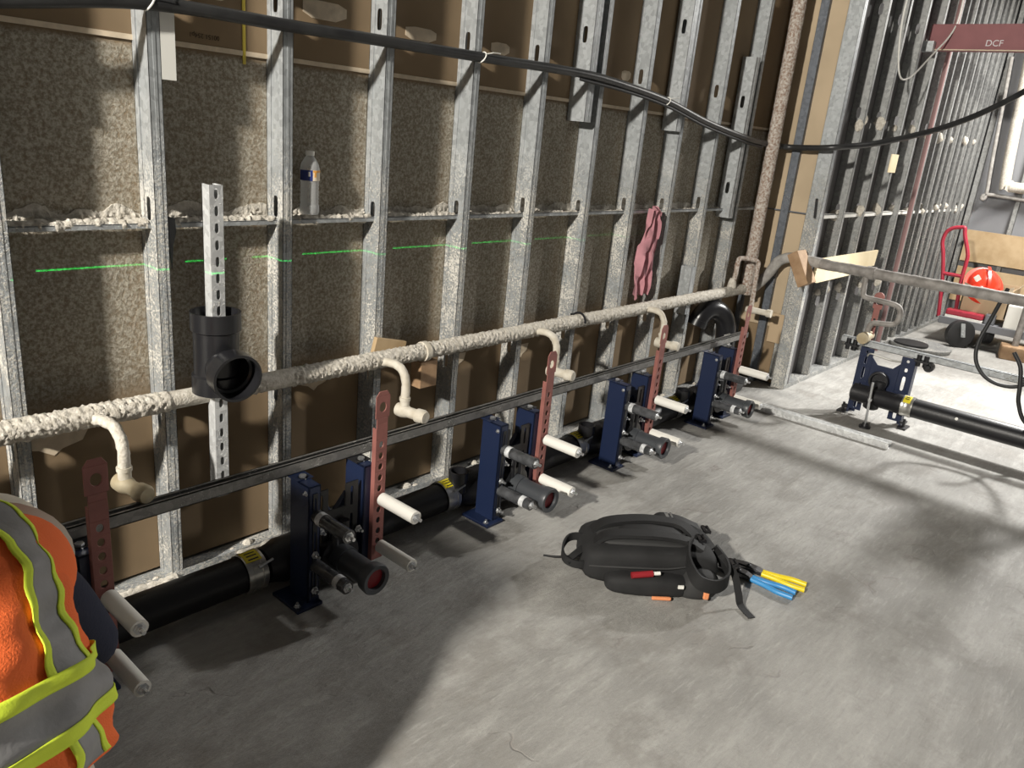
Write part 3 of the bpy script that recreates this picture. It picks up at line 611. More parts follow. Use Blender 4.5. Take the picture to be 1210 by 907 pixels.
# --- cast iron drain along the wall
dp = thing('drain_pipe', 'thick black drain pipe running on the floor behind the carriers', 'pipe', (0, -0.22, 0))
YD, ZD = -0.215, 0.078
for i, x in enumerate(CX):
    x1 = CX[i+1]-0.36 if i < 4 else 4.05
    MB().cyl((x+0.02, YD, ZD), (x1, YD, ZD), 0.060, 28).build('pipe', 'black_iron', dp, 50)
    f = MB(); f.lathe((x-0.32, YD, ZD), (1, 0, 0), [(0, 0.060), (0.03, 0.066), (0.06, 0.076), (0.30, 0.076), (0.33, 0.066), (0.36, 0.062)], 28); f.lathe((x-0.145, YD, ZD+0.02), (0, -1, 0.22), [(0, 0.06), (0.17, 0.062)], 20)
    f.build('fitting', 'black_iron', dp, 50)
    if i > 1:
        h_ = MB(); h_.lathe((x-0.325, YD-0.03, 0.10), (0, 0, 1), [(0, 0.036), (0.05, 0.036), (0.05, 0.042), (0.09, 0.042), (0.09, 0.034), (0.05, 0.032)], 24); h_.build('hub', 'black_plastic', dp, 50)
    q = MB(); q.lathe((x-0.405, YD, ZD), (1, 0, 0), [(0, 0.064), (0.0, 0.067), (0.018, 0.067), (0.02, 0.065), (0.05, 0.065), (0.052, 0.067), (0.07, 0.067), (0.07, 0.064)], 28, False, False)
    cpl = q.build('coupling', 'zinc_band', dp, 40)
    a = [math.radians(t) for t in range(78, 132, 9)]
    lb = MB(); lb.rings([[Vector((x-0.40+k*0.055, YD+math.cos(t)*0.0685, ZD+math.sin(t)*0.0685)) for t in a] + [Vector((x-0.40+k*0.055, YD+math.cos(t)*0.0665, ZD+math.sin(t)*0.0665)) for t in reversed(a)] for k in (0, 1)])
    l_ = lb.build('label', 'yellow_label', cpl, 40)
    for k in range(3):
        t = math.radians(92+k*12); text = MB(); text.obox((x-0.372, YD+math.cos(t)*0.069, ZD+math.sin(t)*0.069), (0.018, 0, 0), (0, math.sin(t)*0.0022, -math.cos(t)*0.0022), (0, 0.0002, 0.0002)); text.build('label_print', 'ink', cpl)
    sc_ = MB(); sc_.lathe((x-0.37, YD-0.062, ZD+0.045), (0.9, -0.1, 0.3), [(0, 0.007), (0.012, 0.007), (0.012, 0.0045), (0.05, 0.0045)], 8); sc_.build('screw', 'zinc', cpl)
# big black elbow at the corner
eb = thing('drain_elbow', 'big glossy black plastic elbow rising behind the far corner carrier', 'pipe fitting', (4.0, -0.06, 0.0))
pth = crom([(3.81, 0.0, 0.475), (3.825, -0.01, 0.515), (3.87, -0.03, 0.555), (3.93, -0.055, 0.552), (3.985, -0.085, 0.505), (4.01, -0.105, 0.43), (4.015, -0.115, 0.33), (4.01, -0.125, 0.20), (4.01, -0.13, 0.10)], 6)
MB().tube(pth, 0.062, 24).build('bend', 'black_plastic', eb, 60)
MB().lathe((3.808, 0.002, 0.47), (0.03, -0.02, 0.10), [(-0.02, 0.060), (-0.02, 0.068), (0.02, 0.068), (0.02, 0.062)], 24).build('hub', 'black_plastic', eb, 50)
q = MB(); q.box(3.83, 3.90, -0.20, -0.185, 0.36, 0.43); q = q.build('sticker', 'white_plastic', eb)

# --- slotted strut post with tee fitting hung on it
sp = thing('strut_post', 'upright slotted steel strut standing behind the rail, black tee threaded over it', 'strut', (0.55, -0.06, 0.30))
mb = MB(); x0, x1 = 0.500, 0.542; yb = -0.10; N = 20; z0, z1 = 0.315, 1.30; L = (z1-z0)/N
mb.plate(((x0+x1)/2, yb-0.0, z0), (1, 0, 0), (0, 0, 1), (0, -0.0025, 0), x1-x0, [(L, (0.0065, 0.0145, 3)) for k in range(N)])
mb.box(x0, x0+0.0025, yb, yb+0.040, z0, z1); mb.box(x1-0.0025, x1, yb, yb+0.040, z0, z1); mb.box(x0, x0+0.008, yb+0.037, yb+0.040, z0, z1); mb.box(x1-0.008, x1, yb+0.037, yb+0.040, z0, z1)
mb.build('channel', 'strut_steel', sp)
te = thing('tee_fitting', 'black plastic pipe tee hung over the upright slotted strut', 'pipe fitting', (0.54, -0.12, 0.68))
tc = Vector((0.515, -0.115, 0.0)); mb = MB()
mb.lathe(tc+Vector((-0.012, 0, 0.685)), (0, 0, 1), [(0.0, 0.060), (0.0, 0.073), (0.055, 0.073), (0.06, 0.066), (0.19, 0.066), (0.195, 0.073), (0.25, 0.073), (0.25, 0.066), (0.20, 0.064), (0.19, 0.056), (0.06, 0.056), (0.0, 0.060)], 32, False, False)
mb.build('run', 'black_plastic', te, 40)
bc = tc+Vector((-0.006, 0, 0.775)); ba = Vector((-0.10, -1, -0.10)).normalized()
mb = MB(); mb.lathe(bc+ba*0.03, ba, [(0.0, 0.058), (0.03, 0.062), (0.05, 0.066), (0.055, 0.074), (0.108, 0.074), (0.108, 0.066), (0.06, 0.065), (0.055, 0.058), (0.0, 0.05)], 32, False, False)
mb.build('branch', 'black_plastic', te, 40)

# --- water bottle on the bridging channel
bo = thing('water_bottle', 'clear plastic water bottle with blue and orange label standing on the bridging channel', 'bottle', (0.945, 0.054, 1.190))
mb = MB(); prof = [(0, 0.018), (0.0, 0.029), (0.008, 0.0325), (0.03, 0.0325)]
for k in range(7): prof += [(0.036+k*0.011, 0.0290), (0.042+k*0.011, 0.0315)]
prof += [(0.118, 0.0325), (0.15, 0.0325), (0.165, 0.029), (0.182, 0.019), (0.190, 0.0125), (0.194, 0.0125)]
mb.lathe((0.945, 0.054, 1.190), (0, 0, 1), prof, 28, True, False); mb.build('body', 'clear_pet', bo, 60)
MB().lathe((0.945, 0.054, 1.190), (0, 0, 1), [(0.192, 0.0145), (0.195, 0.0150), (0.206, 0.0150), (0.207, 0.013)], 20).build('cap', 'white_plastic', bo, 50)
def arcband(p, r, z0, z1, a0, a1, mt, parent, nm, n=14, t=0.0006):
    m_ = MB(); A = [a0+(a1-a0)*k/n for k in range(n+1)]; p = V3(p)
    m_.rings([[p+Vector((math.cos(a)*r, math.sin(a)*r, z)) for a in A] + [p+Vector((math.cos(a)*(r-t), math.sin(a)*(r-t), z)) for a in reversed(A)] for z in (z0, z1)])
    return m_.build(nm, mt, parent, 50)
mat('label_blue', (0.02, 0.035, 0.17), 0.4); mat('label_cream', (0.85, 0.72, 0.55), 0.4); mat('label_orange', (0.85, 0.42, 0.10), 0.4)
lb = arcband((0.945, 0.054, 1.19), 0.0335, 0.112, 0.146, 0, 2*PI, 'label_cream', bo, 'label', 30)
arcband((0.945, 0.054, 1.19), 0.0341, 0.112, 0.146, math.radians(168), math.radians(252), 'label_blue', lb, 'label_print'); arcband((0.945, 0.054, 1.19), 0.0341, 0.124, 0.143, math.radians(262), math.radians(275), 'label_orange', lb, 'label_print')
arcband((0.945, 0.054, 1.19), 0.0341, 0.139, 0.146, math.radians(255), math.radians(350), 'label_orange', lb, 'label_print')
arcband((0.945, 0.054, 1.19), 0.0345, 0.126, 0.141, math.radians(228), math.radians(238), 'white_plastic', lb, 'label_print')

# --- pink rag over the channel
mb = MB(); R = []
for j in range(30):
    v = j/29; zc = 1.195 - 0.47*v; xc = 3.10 - 0.02*v + 0.015*math.sin(v*6); wd = 0.045+0.035*math.sin(min(1, v*1.5)*PI*0.6)*(1-0.5*max(0, v-0.75)*4)
    ring = []
    for q in range(13):
        u = q/12*2-1; y = 0.005 + 0.016*math.sin(u*7+v*5) + 0.01*math.sin(u*13-v*9); ring.append(Vector((xc+u*wd, y-0.012*(1-v), zc-0.02*abs(u)+0.012*math.sin(u*5+j))))
    R.append(ring + [p+Vector((0, 0.006, 0)) for p in reversed(ring)])
mb.rings(R); o = tag(mb.build('rag', 'pink_cloth', None, 80), 'dusty pink rag hanging from the bridging channel at the eighth stud', 'rag')
mb = MB(); mb.prism([(-0.02, 0.03), (0.02, 0.02), (0.022, -0.02), (0.012, -0.06), (0.006, -0.13), (-0.002, -0.05), (-0.012, -0.01)], (0.437, 0.02, 1.17), (1, 0, 0), (0, 0, 1), (0, 0.004, 0))
tag(mb.build('plastic_strip', 'black_plastic'), 'small black plastic strip hooked beside the first sprayed stud', 'strip')

# ================================================================== SECOND ROW (across the room from the corner)
c6 = thing('toilet_carrier', 'dark navy slotted carrier frame seen from behind beside the upright rust strap', 'carrier', (4.42, -0.98, 0))
U, Vv, Nn = (0, -1, 0), (0, 0, 1), (-0.006, 0, 0)
f = MB(); X = 4.42
f.plate((X, -0.875, 0.03), U, Vv, Nn, 0.075, [(0.085, (0.010, 0.030, 4)), (0.06, (0.011, 0.02, 4)), (0.05, (0.007, 0.009, 2)), (0.10, (0.008, 0.038, 4)), (0.06, (0.008, 0.022, 4)), (0.05, (0.008, 0.009, 2))])
f.plate((X, -1.115, 0.03), U, Vv, Nn, 0.075, [(0.085, (0.010, 0.030, 4)), (0.05, (0.008, 0.015, 4)), (0.05, (0.009, 0.010, 2)), (0.11, (0.010, 0.045, 4)), (0.06, (0.009, 0.012, 3)), (0.05, (0.009, 0.009, 2))])
f.prism([(-0.9125, 0.10), (-1.0775, 0.10), (-1.0775, 0.385), (-1.04, 0.345), (-0.95, 0.345), (-0.9125, 0.385)], (X, 0, 0), (0, 1, 0), (0, 0, 1), Nn)
f.build('faceplate', 'navy_paint', c6, None, 0.0015)
for y in (-0.835, -1.155):
    m_ = MB(); m_.box(X-0.006, X+0.06, y-0.004, y+0.004, 0, 0.435); m_.box(X+0.05, X+0.06, y-0.03 if y > -1 else y, y if y > -1 else y+0.03, 0, 0.435); pst = m_.build('post', 'navy_paint', c6, None, 0.0015)
    sgn = 1 if y > -1 else -1; m_ = MB(); m_.box(X-0.05, X+0.05, min(y, y+sgn*0.05), max(y, y+sgn*0.05), 0, 0.010); m_.box(X-0.02, X+0.03, min(y, y+sgn*0.035), max(y, y+sgn*0.035), 0.03, 0.042); m_.cyl((X-0.01, y+sgn*0.025, 0.0), (X-0.01, y+sgn*0.025, 0.06), 0.008, 8); m_.build('foot', 'black_iron', pst)
m_ = MB(); m_.lathe((X-0.004, -0.985, 0.255), (-1, 0, 0), [(0, 0.052), (0.02, 0.060), (0.045, 0.057), (0.045, 0.045), (0.025, 0.040)], 24); m_.cyl((X-0.04, -1.0, 0.15), (X-0.04, -1.0, 0.255), 0.036, 18); m_.build('waste_hub', 'black_iron', c6, 40)
m_ = MB(); m_.plate((X+0.08, -0.845, 0.30), (0, 1, 0), (0, 0, 1), (-0.004, 0, 0), 0.036, [(0.04, (0.0075, 0.0095, 2)) for k in range(8)] + [(0.05, None)]); m_.plate((X+0.08, -0.845, 0.67), (0, 1, 0), (0, 0, 1), (-0.006, 0, 0), 0.055, [(0.085, (0.014, 0.016, 2))])
m_.build('strap', 'rust_red', c6, None, 0.001)
m_ = MB(); m_.lathe((X+0.075, -0.845, 0.745), (-1, 0, 0), [(0, 0.03), (0.01, 0.03), (0.01, 0.02)], 14); m_.build('cap', 'rust_red', c6, 40)
m_ = MB(); m_.cyl((4.20, -1.018, 0.02), (4.20, -1.004, 0.285), 0.0075, 10); m_.lathe((4.20, -1.010, 0.17), (0, 0, 1), [(0, 0.012), (0.014, 0.012)], 6); m_.build('threaded_rod', 'zinc', c6, 40)
m_ = MB(); m_.lathe((4.20, -1.018, 0.0), (0, 0, 1), [(0, 0.034), (0.012, 0.034), (0.012, 0.02), (0.03, 0.016)], 14); m_.build('levelling_foot', 'black_iron', c6, 40)
d6 = thing('drain_pipe', 'black drain pipe with yellow-labelled clamp reaching to the right frame edge', 'pipe', (4.32, -1.5, 0))
XD, Z6 = 4.33, 0.165
MB().cyl((XD, -1.20, Z6), (XD, -3.4, Z6), 0.058, 28).build('pipe', 'black_iron', d6, 50)
m_ = MB(); m_.lathe((XD, -0.86, Z6), (0, -1, 0), [(0, 0.04), (0.01, 0.056), (0.26, 0.056), (0.27, 0.060), (0.31, 0.060)], 28); m_.lathe((XD, -0.99, Z6-0.02), (0, 0, -1), [(0, 0.05), (0.05, 0.045), (0.06, 0.03)], 20); m_.build('fitting', 'black_iron', d6, 50)
m_ = MB(); m_.lathe((XD, -1.165, Z6), (0, -1, 0), [(0, 0.060), (0, 0.0635), (0.016, 0.0635), (0.018, 0.062), (0.044, 0.062), (0.046, 0.0635), (0.062, 0.0635), (0.062, 0.060)], 28, False, False); cpl = m_.build('coupling', 'zinc_band', d6, 40)
a = [math.radians(t) for t in range(95, 150, 9)]
m_ = MB(); m_.rings([[Vector((XD+math.cos(t)*r, y, Z6+math.sin(t)*r)) for t in a for r in (0.0645,)] + [Vector((XD+math.cos(t)*0.0625, y, Z6+math.sin(t)*0.0625)) for t in reversed(a)] for y in (-1.172, -1.212)]); m_.build('label', 'yellow_label', cpl, 40)
for k in range(2):
    t = math.radians(112+k*14); m_ = MB(); m_.obox((XD+math.cos(t)*0.065, -1.192, Z6+math.sin(t)*0.065), (0, 0.012, 0), (math.sin(t)*0.003, 0, -math.cos(t)*0.003), (0.0002, 0, 0.0002)); m_.build('label_print', 'ink', cpl)
m_ = MB(); m_.lathe((XD-0.054, -1.47, Z6+0.02), (-1, 0, 0.2), [(0, 0.009), (0.003, 0.008)], 10); m_.build('paint_dot', 'white_plastic', d6)
r6 = thing('strut_rail', 'grey strut rail on top of the slotted carrier frame at the right', 'rail', (4.43, -1.5, 0.435))
m_ = MB(); x0, x1, z0, z1 = 4.42, 4.46, 0.437, 0.477
m_.box(x0, x0+0.003, -3.3, -0.70, z0, z1); m_.box(x1-0.003, x1, -3.3, -0.70, z0, z1); m_.box(x0, x1, -3.3, -0.70, z0, z0+0.003); m_.box(x0, x0+0.010, -3.3, -0.70, z1-0.003, z1); m_.box(x1-0.010, x1, -3.3, -0.70, z1-0.003, z1); m_.build('channel', 'galvanized_clean', r6)
for y in (-0.76, -1.18):
    m_ = MB(); m_.box(4.395, 4.485, y-0.05, y+0.03, 0.425, 0.4365); m_.lathe((4.41, y+0.01, 0.40), (0, 0, 1), [(0, 0.014), (0.07, 0.014)], 8); m_.lathe((4.41, y-0.03, 0.40), (0, 0, 1), [(0, 0.014), (0.07, 0.014)], 8); m_.build('clamp', 'black_iron', r6)
m_ = MB(); m_.lathe((4.43, -1.23, 0.405), (-1, 0, 0), [(-0.02, 0.03), (0.015, 0.03), (0.015, 0.014), (0.03, 0.012)], 12); m_.build('end_roller', 'black_iron', r6, 40)
m_ = MB(); m_.tube(crom([(4.41, -0.88, 0.385), (4.41, -0.895, 0.405), (4.41, -0.96, 0.40), (4.41, -1.02, 0.395), (4.41, -1.08, 0.40)], 5), 0.006, 8); m_.build('wire_loop', 'zinc_band', r6)

# metal stud channel lying on the floor
fc = MB(); t = 0.002; a = Vector((3.93, -0.40, 0)); b = Vector((3.96, -1.235, 0)); d = (b-a).normalized(); s_ = Vector((d.y, -d.x, 0)); L = (b-a).length; c = (a+b)/2
fc.obox(c+Vector((0, 0, 0.001)), d*L/2, s_*0.032, Vector((0, 0, 0.001))); fc.obox(c+s_*0.031+Vector((0, 0, 0.018)), d*L/2, s_*0.001, Vector((0, 0, 0.017))); fc.obox(c-s_*0.031+Vector((0, 0, 0.018)), d*L/2, s_*0.001, Vector((0, 0, 0.017)))
fc.obox(c+s_*0.026+Vector((0, 0, 0.036)), d*L/2, s_*0.006, Vector((0, 0, 0.001))); fc.obox(c-s_*0.026+Vector((0, 0, 0.036)), d*L/2, s_*0.006, Vector((0, 0, 0.001)))
tag(fc.build('stud_offcut', 'strut_steel'), 'length of bright galvanized channel lying on the floor beside the corner', 'metal channel')
# disc on the floor, hose
ds = thing('metal_disc', 'flat round grey metal lid lying on the floor behind the slotted frame', 'lid', (6.9, -0.62, 0))
MB().lathe((6.9, -0.62, 0.0), (0, 0, 1), [(0, 0.24), (0.02, 0.25), (0.035, 0.25), (0.035, 0.20), (0.03, 0.19), (0.03, 0.05), (0.04, 0.045)], 36).build('plate', 'galvanized_far', ds, 40)
MB().lathe((6.82, -0.56, 0.036), (0, 0, 1), [(0, 0.14), (0.015, 0.14), (0.018, 0.12)], 30).build('rim', 'black_rubber', ds, 40)
ho = [(4.50, -1.50, 0.93), (4.46, -1.49, 0.86), (4.40, -1.475, 0.75), (4.36, -1.455, 0.62), (4.34, -1.475, 0.52), (4.33, -1.54, 0.45), (4.33, -1.63, 0.425), (4.34, -1.72, 0.45), (4.35, -1.80, 0.56), (4.36, -1.86, 0.75)]
tag(MB().tube(crom(ho, 8), 0.011, 10).build('hose', 'black_rubber', None, 60), 'black hose looped down from the grey pipe at the right', 'hose')
ho = [(4.33, -1.64, 0.62), (4.32, -1.69, 0.55), (4.31, -1.715, 0.45), (4.31, -1.735, 0.35), (4.32, -1.80, 0.25), (4.4, -1.95, 0.2), (4.5, -2.1, 0.3)]
tag(MB().tube(crom(ho, 8), 0.011, 10).build('hose', 'black_rubber', None, 60), 'short black hose hanging at the right frame edge over the drain pipe', 'hose')
pb = thing('added_power_box', 'unseen power box added on the grey pipe past the right frame edge for its floor shadow', 'power box', (4.42, -1.76, 0.92))  # unseen box, added where it casts the box-shaped shadow on the floor
m_ = MB(); m_.box(4.36, 4.50, -1.855, -1.675, 0.925, 1.12); m_.build('case', 'grey_deck', pb, None, 0.01)
m_ = MB(); m_.tube(crom([(4.43, -1.70, 1.12), (4.43, -1.70, 1.26), (4.43, -1.74, 1.31), (4.43, -1.80, 1.31), (4.43, -1.83, 1.26), (4.43, -1.83, 1.12)], 5), 0.016, 8); m_.build('handle', 'black_rubber', pb, 50)
for y in (-1.71, -1.77, -1.82):
    m_ = MB(); m_.lathe((4.36, y, 1.02), (-1, 0, 0), [(0, 0.022), (0.012, 0.022), (0.012, 0.016)], 14); m_.build('socket', 'black_plastic', pb, 50)
m_ = MB(); m_.tube(crom([(4.345, -1.77, 1.02), (4.25, -1.80, 1.0), (4.2, -1.92, 0.75), (4.25, -2.1, 0.3), (4.4, -2.3, 0.02)], 8), 0.012, 8); m_.build('lead', 'black_rubber', pb, 50)
# red beam
bm_ = thing('steel_beam', 'red primed steel beam overhead with chalk letters', 'beam', (6.0, -1.5, 2.35))
m_ = MB(); m_.box(6.0, 6.008, -4.2, -0.34, 2.356, 2.515); m_.box(6.0, 6.10, -4.2, -0.34, 2.515, 2.522); m_.box(5.993, 6.10, -4.2, -0.34, 2.349, 2.356); m_.build('channel', 'primer_red', bm_)
m_ = MB(); m_.box(5.985, 5.994, -4.2, -0.38, 2.346, 2.353); m_.build('lit_edge', 'paper_patch', bm_)  # pale strip paints in the light caught by the bottom flange edge
text_mesh('chalk_letters', 'DCF', 0.058, (5.999, -0.775, 2.395), (0, -1, 0.0), (0, 0, 1), 'chalk', bm_)
m_ = MB(); m_.box(5.93, 5.98, -0.40, -0.30, 2.33, 2.40); m_.build('bracket', 'galvanized_clean', bm_)
MB().tube(crom([(5.2, YR-0.01, 2.75), (5.15, YR-0.02, 2.4), (5.25, YR-0.04, 2.12), (5.45, YR-0.05, 2.10), (5.8, YR-0.06, 2.28), (6.0, YR-0.12, 2.5), (6.1, YR-0.1, 2.8)], 8), 0.006, 6).build('tmp', 'white_plastic')
o = bpy.data.objects['tmp']; o.name = 'white_wire'; tag(o, 'thin white wire drooping from the studs beside the red beam', 'wire')
m_ = MB(); m_.cyl((6.38, YR-0.022, 0.0), (6.38, YR-0.022, H), 0.018, 14); tag(m_.build('conduit', 'dull_pink', None, 50), 'upright dull pink pipe against the far studs', 'pipe')

# --- platform cart with load at the back wall
ct = thing('platform_cart', 'grey platform cart with red push handle against the back wall', 'cart', (7.9, -1.1, 0))
m_ = MB(); m_.box(7.42, 8.15, -2.0, -0.60, 0.20, 0.235); m_.box(7.40, 7.43, -2.0, -0.60, 0.175, 0.24); m_.box(8.13, 8.16, -2.0, -0.60, 0.17, 0.24); m_.box(7.42, 8.15, -0.63, -0.60, 0.17, 0.24); m_.build('deck', 'grey_deck', ct, None, 0.004)
hd = MB(); hd.tube(crom([(7.62, -0.55, 0.2), (7.62, -0.50, 0.55), (7.62, -0.45, 0.78), (7.62, -0.42, 0.88), (7.62, -0.43, 0.97), (7.62, -0.48, 1.02), (7.62, -0.56, 1.04)], 6), 0.017, 10); hd.tube(crom([(7.62, -0.56, 1.04), (7.62, -0.575, 1.03), (7.62, -0.59, 0.97), (7.62, -0.65, 0.82), (7.62, -0.66, 0.74), (7.62, -0.66, 0.55), (7.62, -0.69, 0.2)], 6), 0.017, 10); hd.tube([(7.62, -0.49, 0.60), (7.62, -0.655, 0.60)], 0.017, 10); hd.build('handle', 'red_paint', ct, 60)
for (x, y) in ((7.33, -0.80), (7.62, -0.97), (7.55, -1.85), (8.0, -1.85)):
    wh = MB(); wh.lathe((x, y-0.02, 0.125), (0.75, 0.66, 0) if x < 7.5 else (0.6, -1, 0), [(-0.03, 0.06), (-0.03, 0.115), (-0.025, 0.125), (0.025, 0.125), (0.03, 0.115), (0.03, 0.06)] if x < 7.5 else [(-0.03, 0.04), (-0.03, 0.08), (-0.025, 0.085), (0.025, 0.085), (0.03, 0.08), (0.03, 0.04)], 28); w_ = wh.build('wheel', 'black_rubber', ct, 40)
    yk = MB(); yk.obox((x-0.032, y-0.045, 0.165), (0.012, -0.014, 0.0), (0.003, 0.0026, 0), (-0.010, 0.011, 0.062)); bolt(yk, (x-0.036, y-0.05, 0.125), (-0.75, -0.66, 0), 0.008); yk.build('caster_fork', 'galvanized_clean', w_)
hh = thing('hard_hat', 'shiny red hard hat lying on its side in the open box', 'hard hat', (7.6, -0.86, 0.55))
Cc = Vector((7.62, -0.85, 0.56)); ax = Vector((-0.62, -0.30, 0.55)).normalized()
m_ = MB(); m_.lathe(Cc-ax*0.03, ax, [(0, 0.165), (0.012, 0.168), (0.016, 0.138), (0.06, 0.132), (0.10, 0.112), (0.13, 0.075), (0.146, 0.03), (0.148, 0.001)], 32, True, True, 1.15); m_.build('shell', 'helmet_red', hh, 60)
m_ = MB(); u_, v_ = m_.frame(ax); m_.rings([[Cc+ax*(0.10+0.035*math.cos(t))*1.04+(u_*0.0+v_*math.sin(t))*0.13+u_*s*0.012 for t in (PI*(k/12)-PI/2 for k in range(13))] for s in (-1, 1)], False, False, False); m_.build('ridge', 'helmet_red', hh, 60)
m_ = MB(); m_.obox(Cc+ax*0.098+Vector((-0.06, 0.075, 0.0)), (0.002, 0.006, -0.0), (0.0, 0.014, 0.016), (0.0, -0.014, 0.016)); m_.build('sticker', 'white_plastic', hh)
bx = thing('cardboard_box', 'open pale cardboard box on the cart holding the red hard hat', 'box', (7.75, -0.9, 0.235))
m_ = MB(); m_.box(7.52, 7.53, -1.10, -0.72, 0.30, 0.52); m_.box(7.94, 7.95, -1.10, -0.72, 0.30, 0.56); m_.box(7.52, 7.95, -0.73, -0.72, 0.30, 0.55); m_.box(7.52, 7.95, -1.10, -1.09, 0.30, 0.55); m_.box(7.52, 7.95, -1.10, -0.72, 0.29, 0.30); m_.build('box_body', 'cardboard', bx)
for (p0, p1, p2, p3) in (((7.52, -0.72, 0.52), (7.52, -0.90, 0.50), (7.44, -0.88, 0.52), (7.44, -0.72, 0.575)), ((7.52, -1.10, 0.52), (7.52, -0.92, 0.50), (7.44, -0.93, 0.51), (7.44, -1.12, 0.60)), ((7.6, -1.10, 0.55), (7.9, -1.10, 0.55), (7.9, -1.16, 0.62), (7.6, -1.16, 0.62))):
    m_ = MB(); r_ = [V3(p0), V3(p1), V3(p2), V3(p3)]; m_.rings([r_, [q+Vector((-0.004, -0.002, 0.004)) for q in r_]]); m_.build('flap', 'paper_patch', bx)
cs = thing('tool_case', 'flat red case with white edge on the cart below the box', 'case', (7.52, -0.83, 0.235))
m_ = MB(); m_.box(7.42, 7.52, -0.95, -0.64, 0.262, 0.315); m_.build('lid', 'red_paint', cs, None, 0.012)
m_ = MB(); m_.box(7.42, 7.52, -0.95, -0.64, 0.236, 0.262); m_.build('base', 'white_plastic', cs, None, 0.004)
m_ = MB(); m_.box(7.44, 7.51, -1.04, -0.96, 0.236, 0.33); tag(m_.build('small_can', 'grey_deck', None, None, 0.01), 'small grey tub beside the red case on the cart', 'tub')
m_ = MB(); m_.box(7.42, 7.85, -1.66, -1.115, 0.236, 0.45); bn = tag(m_.build('storage_bin', 'white_plastic', None, None, 0.01), 'white bin on the cart to the right of the red case', 'bin')
m_ = MB(); R = []
for j in range(9):
    v = j/8; R.append([Vector((7.62+math.cos(t)*0.16*math.sin(PI*(0.06+0.88*v))*(1+0.15*math.sin(3*t+j)), -1.42+(v-0.5)*0.40, 0.53+math.sin(t)*0.085*math.sin(PI*(0.06+0.88*v))*(1+0.2*math.sin(2*t+j*1.7)))) for t in (2*PI*k/14 for k in range(14))])
m_.rings(R); tag(m_.build('plastic_bag', 'white_plastic', None, 70), 'crumpled white plastic bag on top of the white bin', 'bag')
pr = thing('post_base', 'rusty block with upright grey rod on the floor by the cart', 'post', (7.4, -1.25, 0))
m_ = MB(); m_.obox((7.35, -1.26, 0.06), (0.09, 0.02, 0), (-0.02, 0.10, 0), (0, 0, 0.06)); m_.build('block', 'wood_brown', pr, None, 0.01)
m_ = MB(); m_.cyl((7.35, -1.26, 0.12), (7.35, -1.27, 0.75), 0.028, 12); m_.build('rod', 'grey_pipe', pr, 40)

# ================================================================== BACKPACK
bp = thing('backpack', 'black backpack lying flat on the concrete with straps up and red tool in its pocket', 'backpack', (1.72, -1.03, 0))
O = Vector((1.705, -1.02, 0)); D = Vector((0.70, -0.714, 0)); Wv = Vector((0.714, 0.70, 0)); Z = Vector((0, 0, 1))
def P3(a, b, c): return O + D*a*0.90 + Wv*b*0.86 + Z*c*0.80
def pillow(mb, sections, n=28, pw=3.0):
    """sections: (a, b centre, c bottom, half width, height)"""
    R = []
    for (a, bc_, c0, hw, hh_) in sections:
        ring = []
        for k in range(n):
            t = 2*PI*k/n; ct, st_ = math.cos(t), math.sin(t); e = 2.0/pw
            ring.append(P3(a, bc_+hw*math.copysign(abs(ct)**e, ct), c0+hh_/2*(1+math.copysign(abs(st_)**e, st_))))
        R.append(ring)
    return mb.rings(R)
m_ = MB(); pillow(m_, [(-0.285, 0.02, 0.06, 0.05, 0.03), (-0.278, 0.02, 0.02, 0.115, 0.12), (-0.255, 0.02, 0.0, 0.145, 0.165), (-0.18, 0.02, 0.0, 0.165, 0.185), (-0.05, 0.025, 0.0, 0.177, 0.195), (0.10, 0.03, 0.0, 0.183, 0.195), (0.20, 0.035, 0.0, 0.187, 0.19), (0.25, 0.035, 0.0, 0.182, 0.175), (0.268, 0.035, 0.01, 0.16, 0.13), (0.274, 0.035, 0.04, 0.08, 0.05)], 32, 4.5); m_.build('body', 'bag_black', bp, 180, subsurf=1)
m_ = MB(); pillow(m_, [(-0.20, -0.15, 0.02, 0.02, 0.04), (-0.18, -0.155, 0.0, 0.05, 0.09), (-0.08, -0.165, 0.0, 0.058, 0.10), (0.08, -0.165, 0.0, 0.058, 0.10), (0.14, -0.155, 0.0, 0.045, 0.08), (0.155, -0.15, 0.02, 0.02, 0.04)]); sp_ = m_.build('side_pocket', 'bag_black', bp, 180, subsurf=1)
m_ = MB(); pillow(m_, [(0.10, -0.16, 0.0, 0.03, 0.03), (0.12, -0.165, 0.0, 0.06, 0.12), (0.17, -0.17, 0.0, 0.07, 0.145), (0.24, -0.15, 0.0, 0.065, 0.12), (0.27, -0.13, 0.02, 0.03, 0.05)]); m_.build('end_pocket', 'bag_grey', bp, 180, subsurf=1)
m_ = MB(); pillow(m_, [(-0.225, 0.03, 0.150, 0.06, 0.02), (-0.20, 0.03, 0.150, 0.115, 0.045), (-0.05, 0.03, 0.165, 0.125, 0.048), (0.12, 0.03, 0.16, 0.125, 0.045), (0.20, 0.03, 0.145, 0.11, 0.03), (0.215, 0.03, 0.145, 0.05, 0.01)], 28, 4); m_.build('back_panel', 'bag_grey', bp, 180, subsurf=1)
m_ = MB(); pillow(m_, [(-0.13, 0.02, 0.198, 0.01, 0.006), (-0.10, 0.02, 0.198, 0.035, 0.02), (0.0, 0.025, 0.20, 0.045, 0.022), (0.10, 0.03, 0.195, 0.045, 0.02), (0.14, 0.03, 0.19, 0.03, 0.008)], 20, 3); m_.build('spine_pad', 'bag_web', bp, 60)
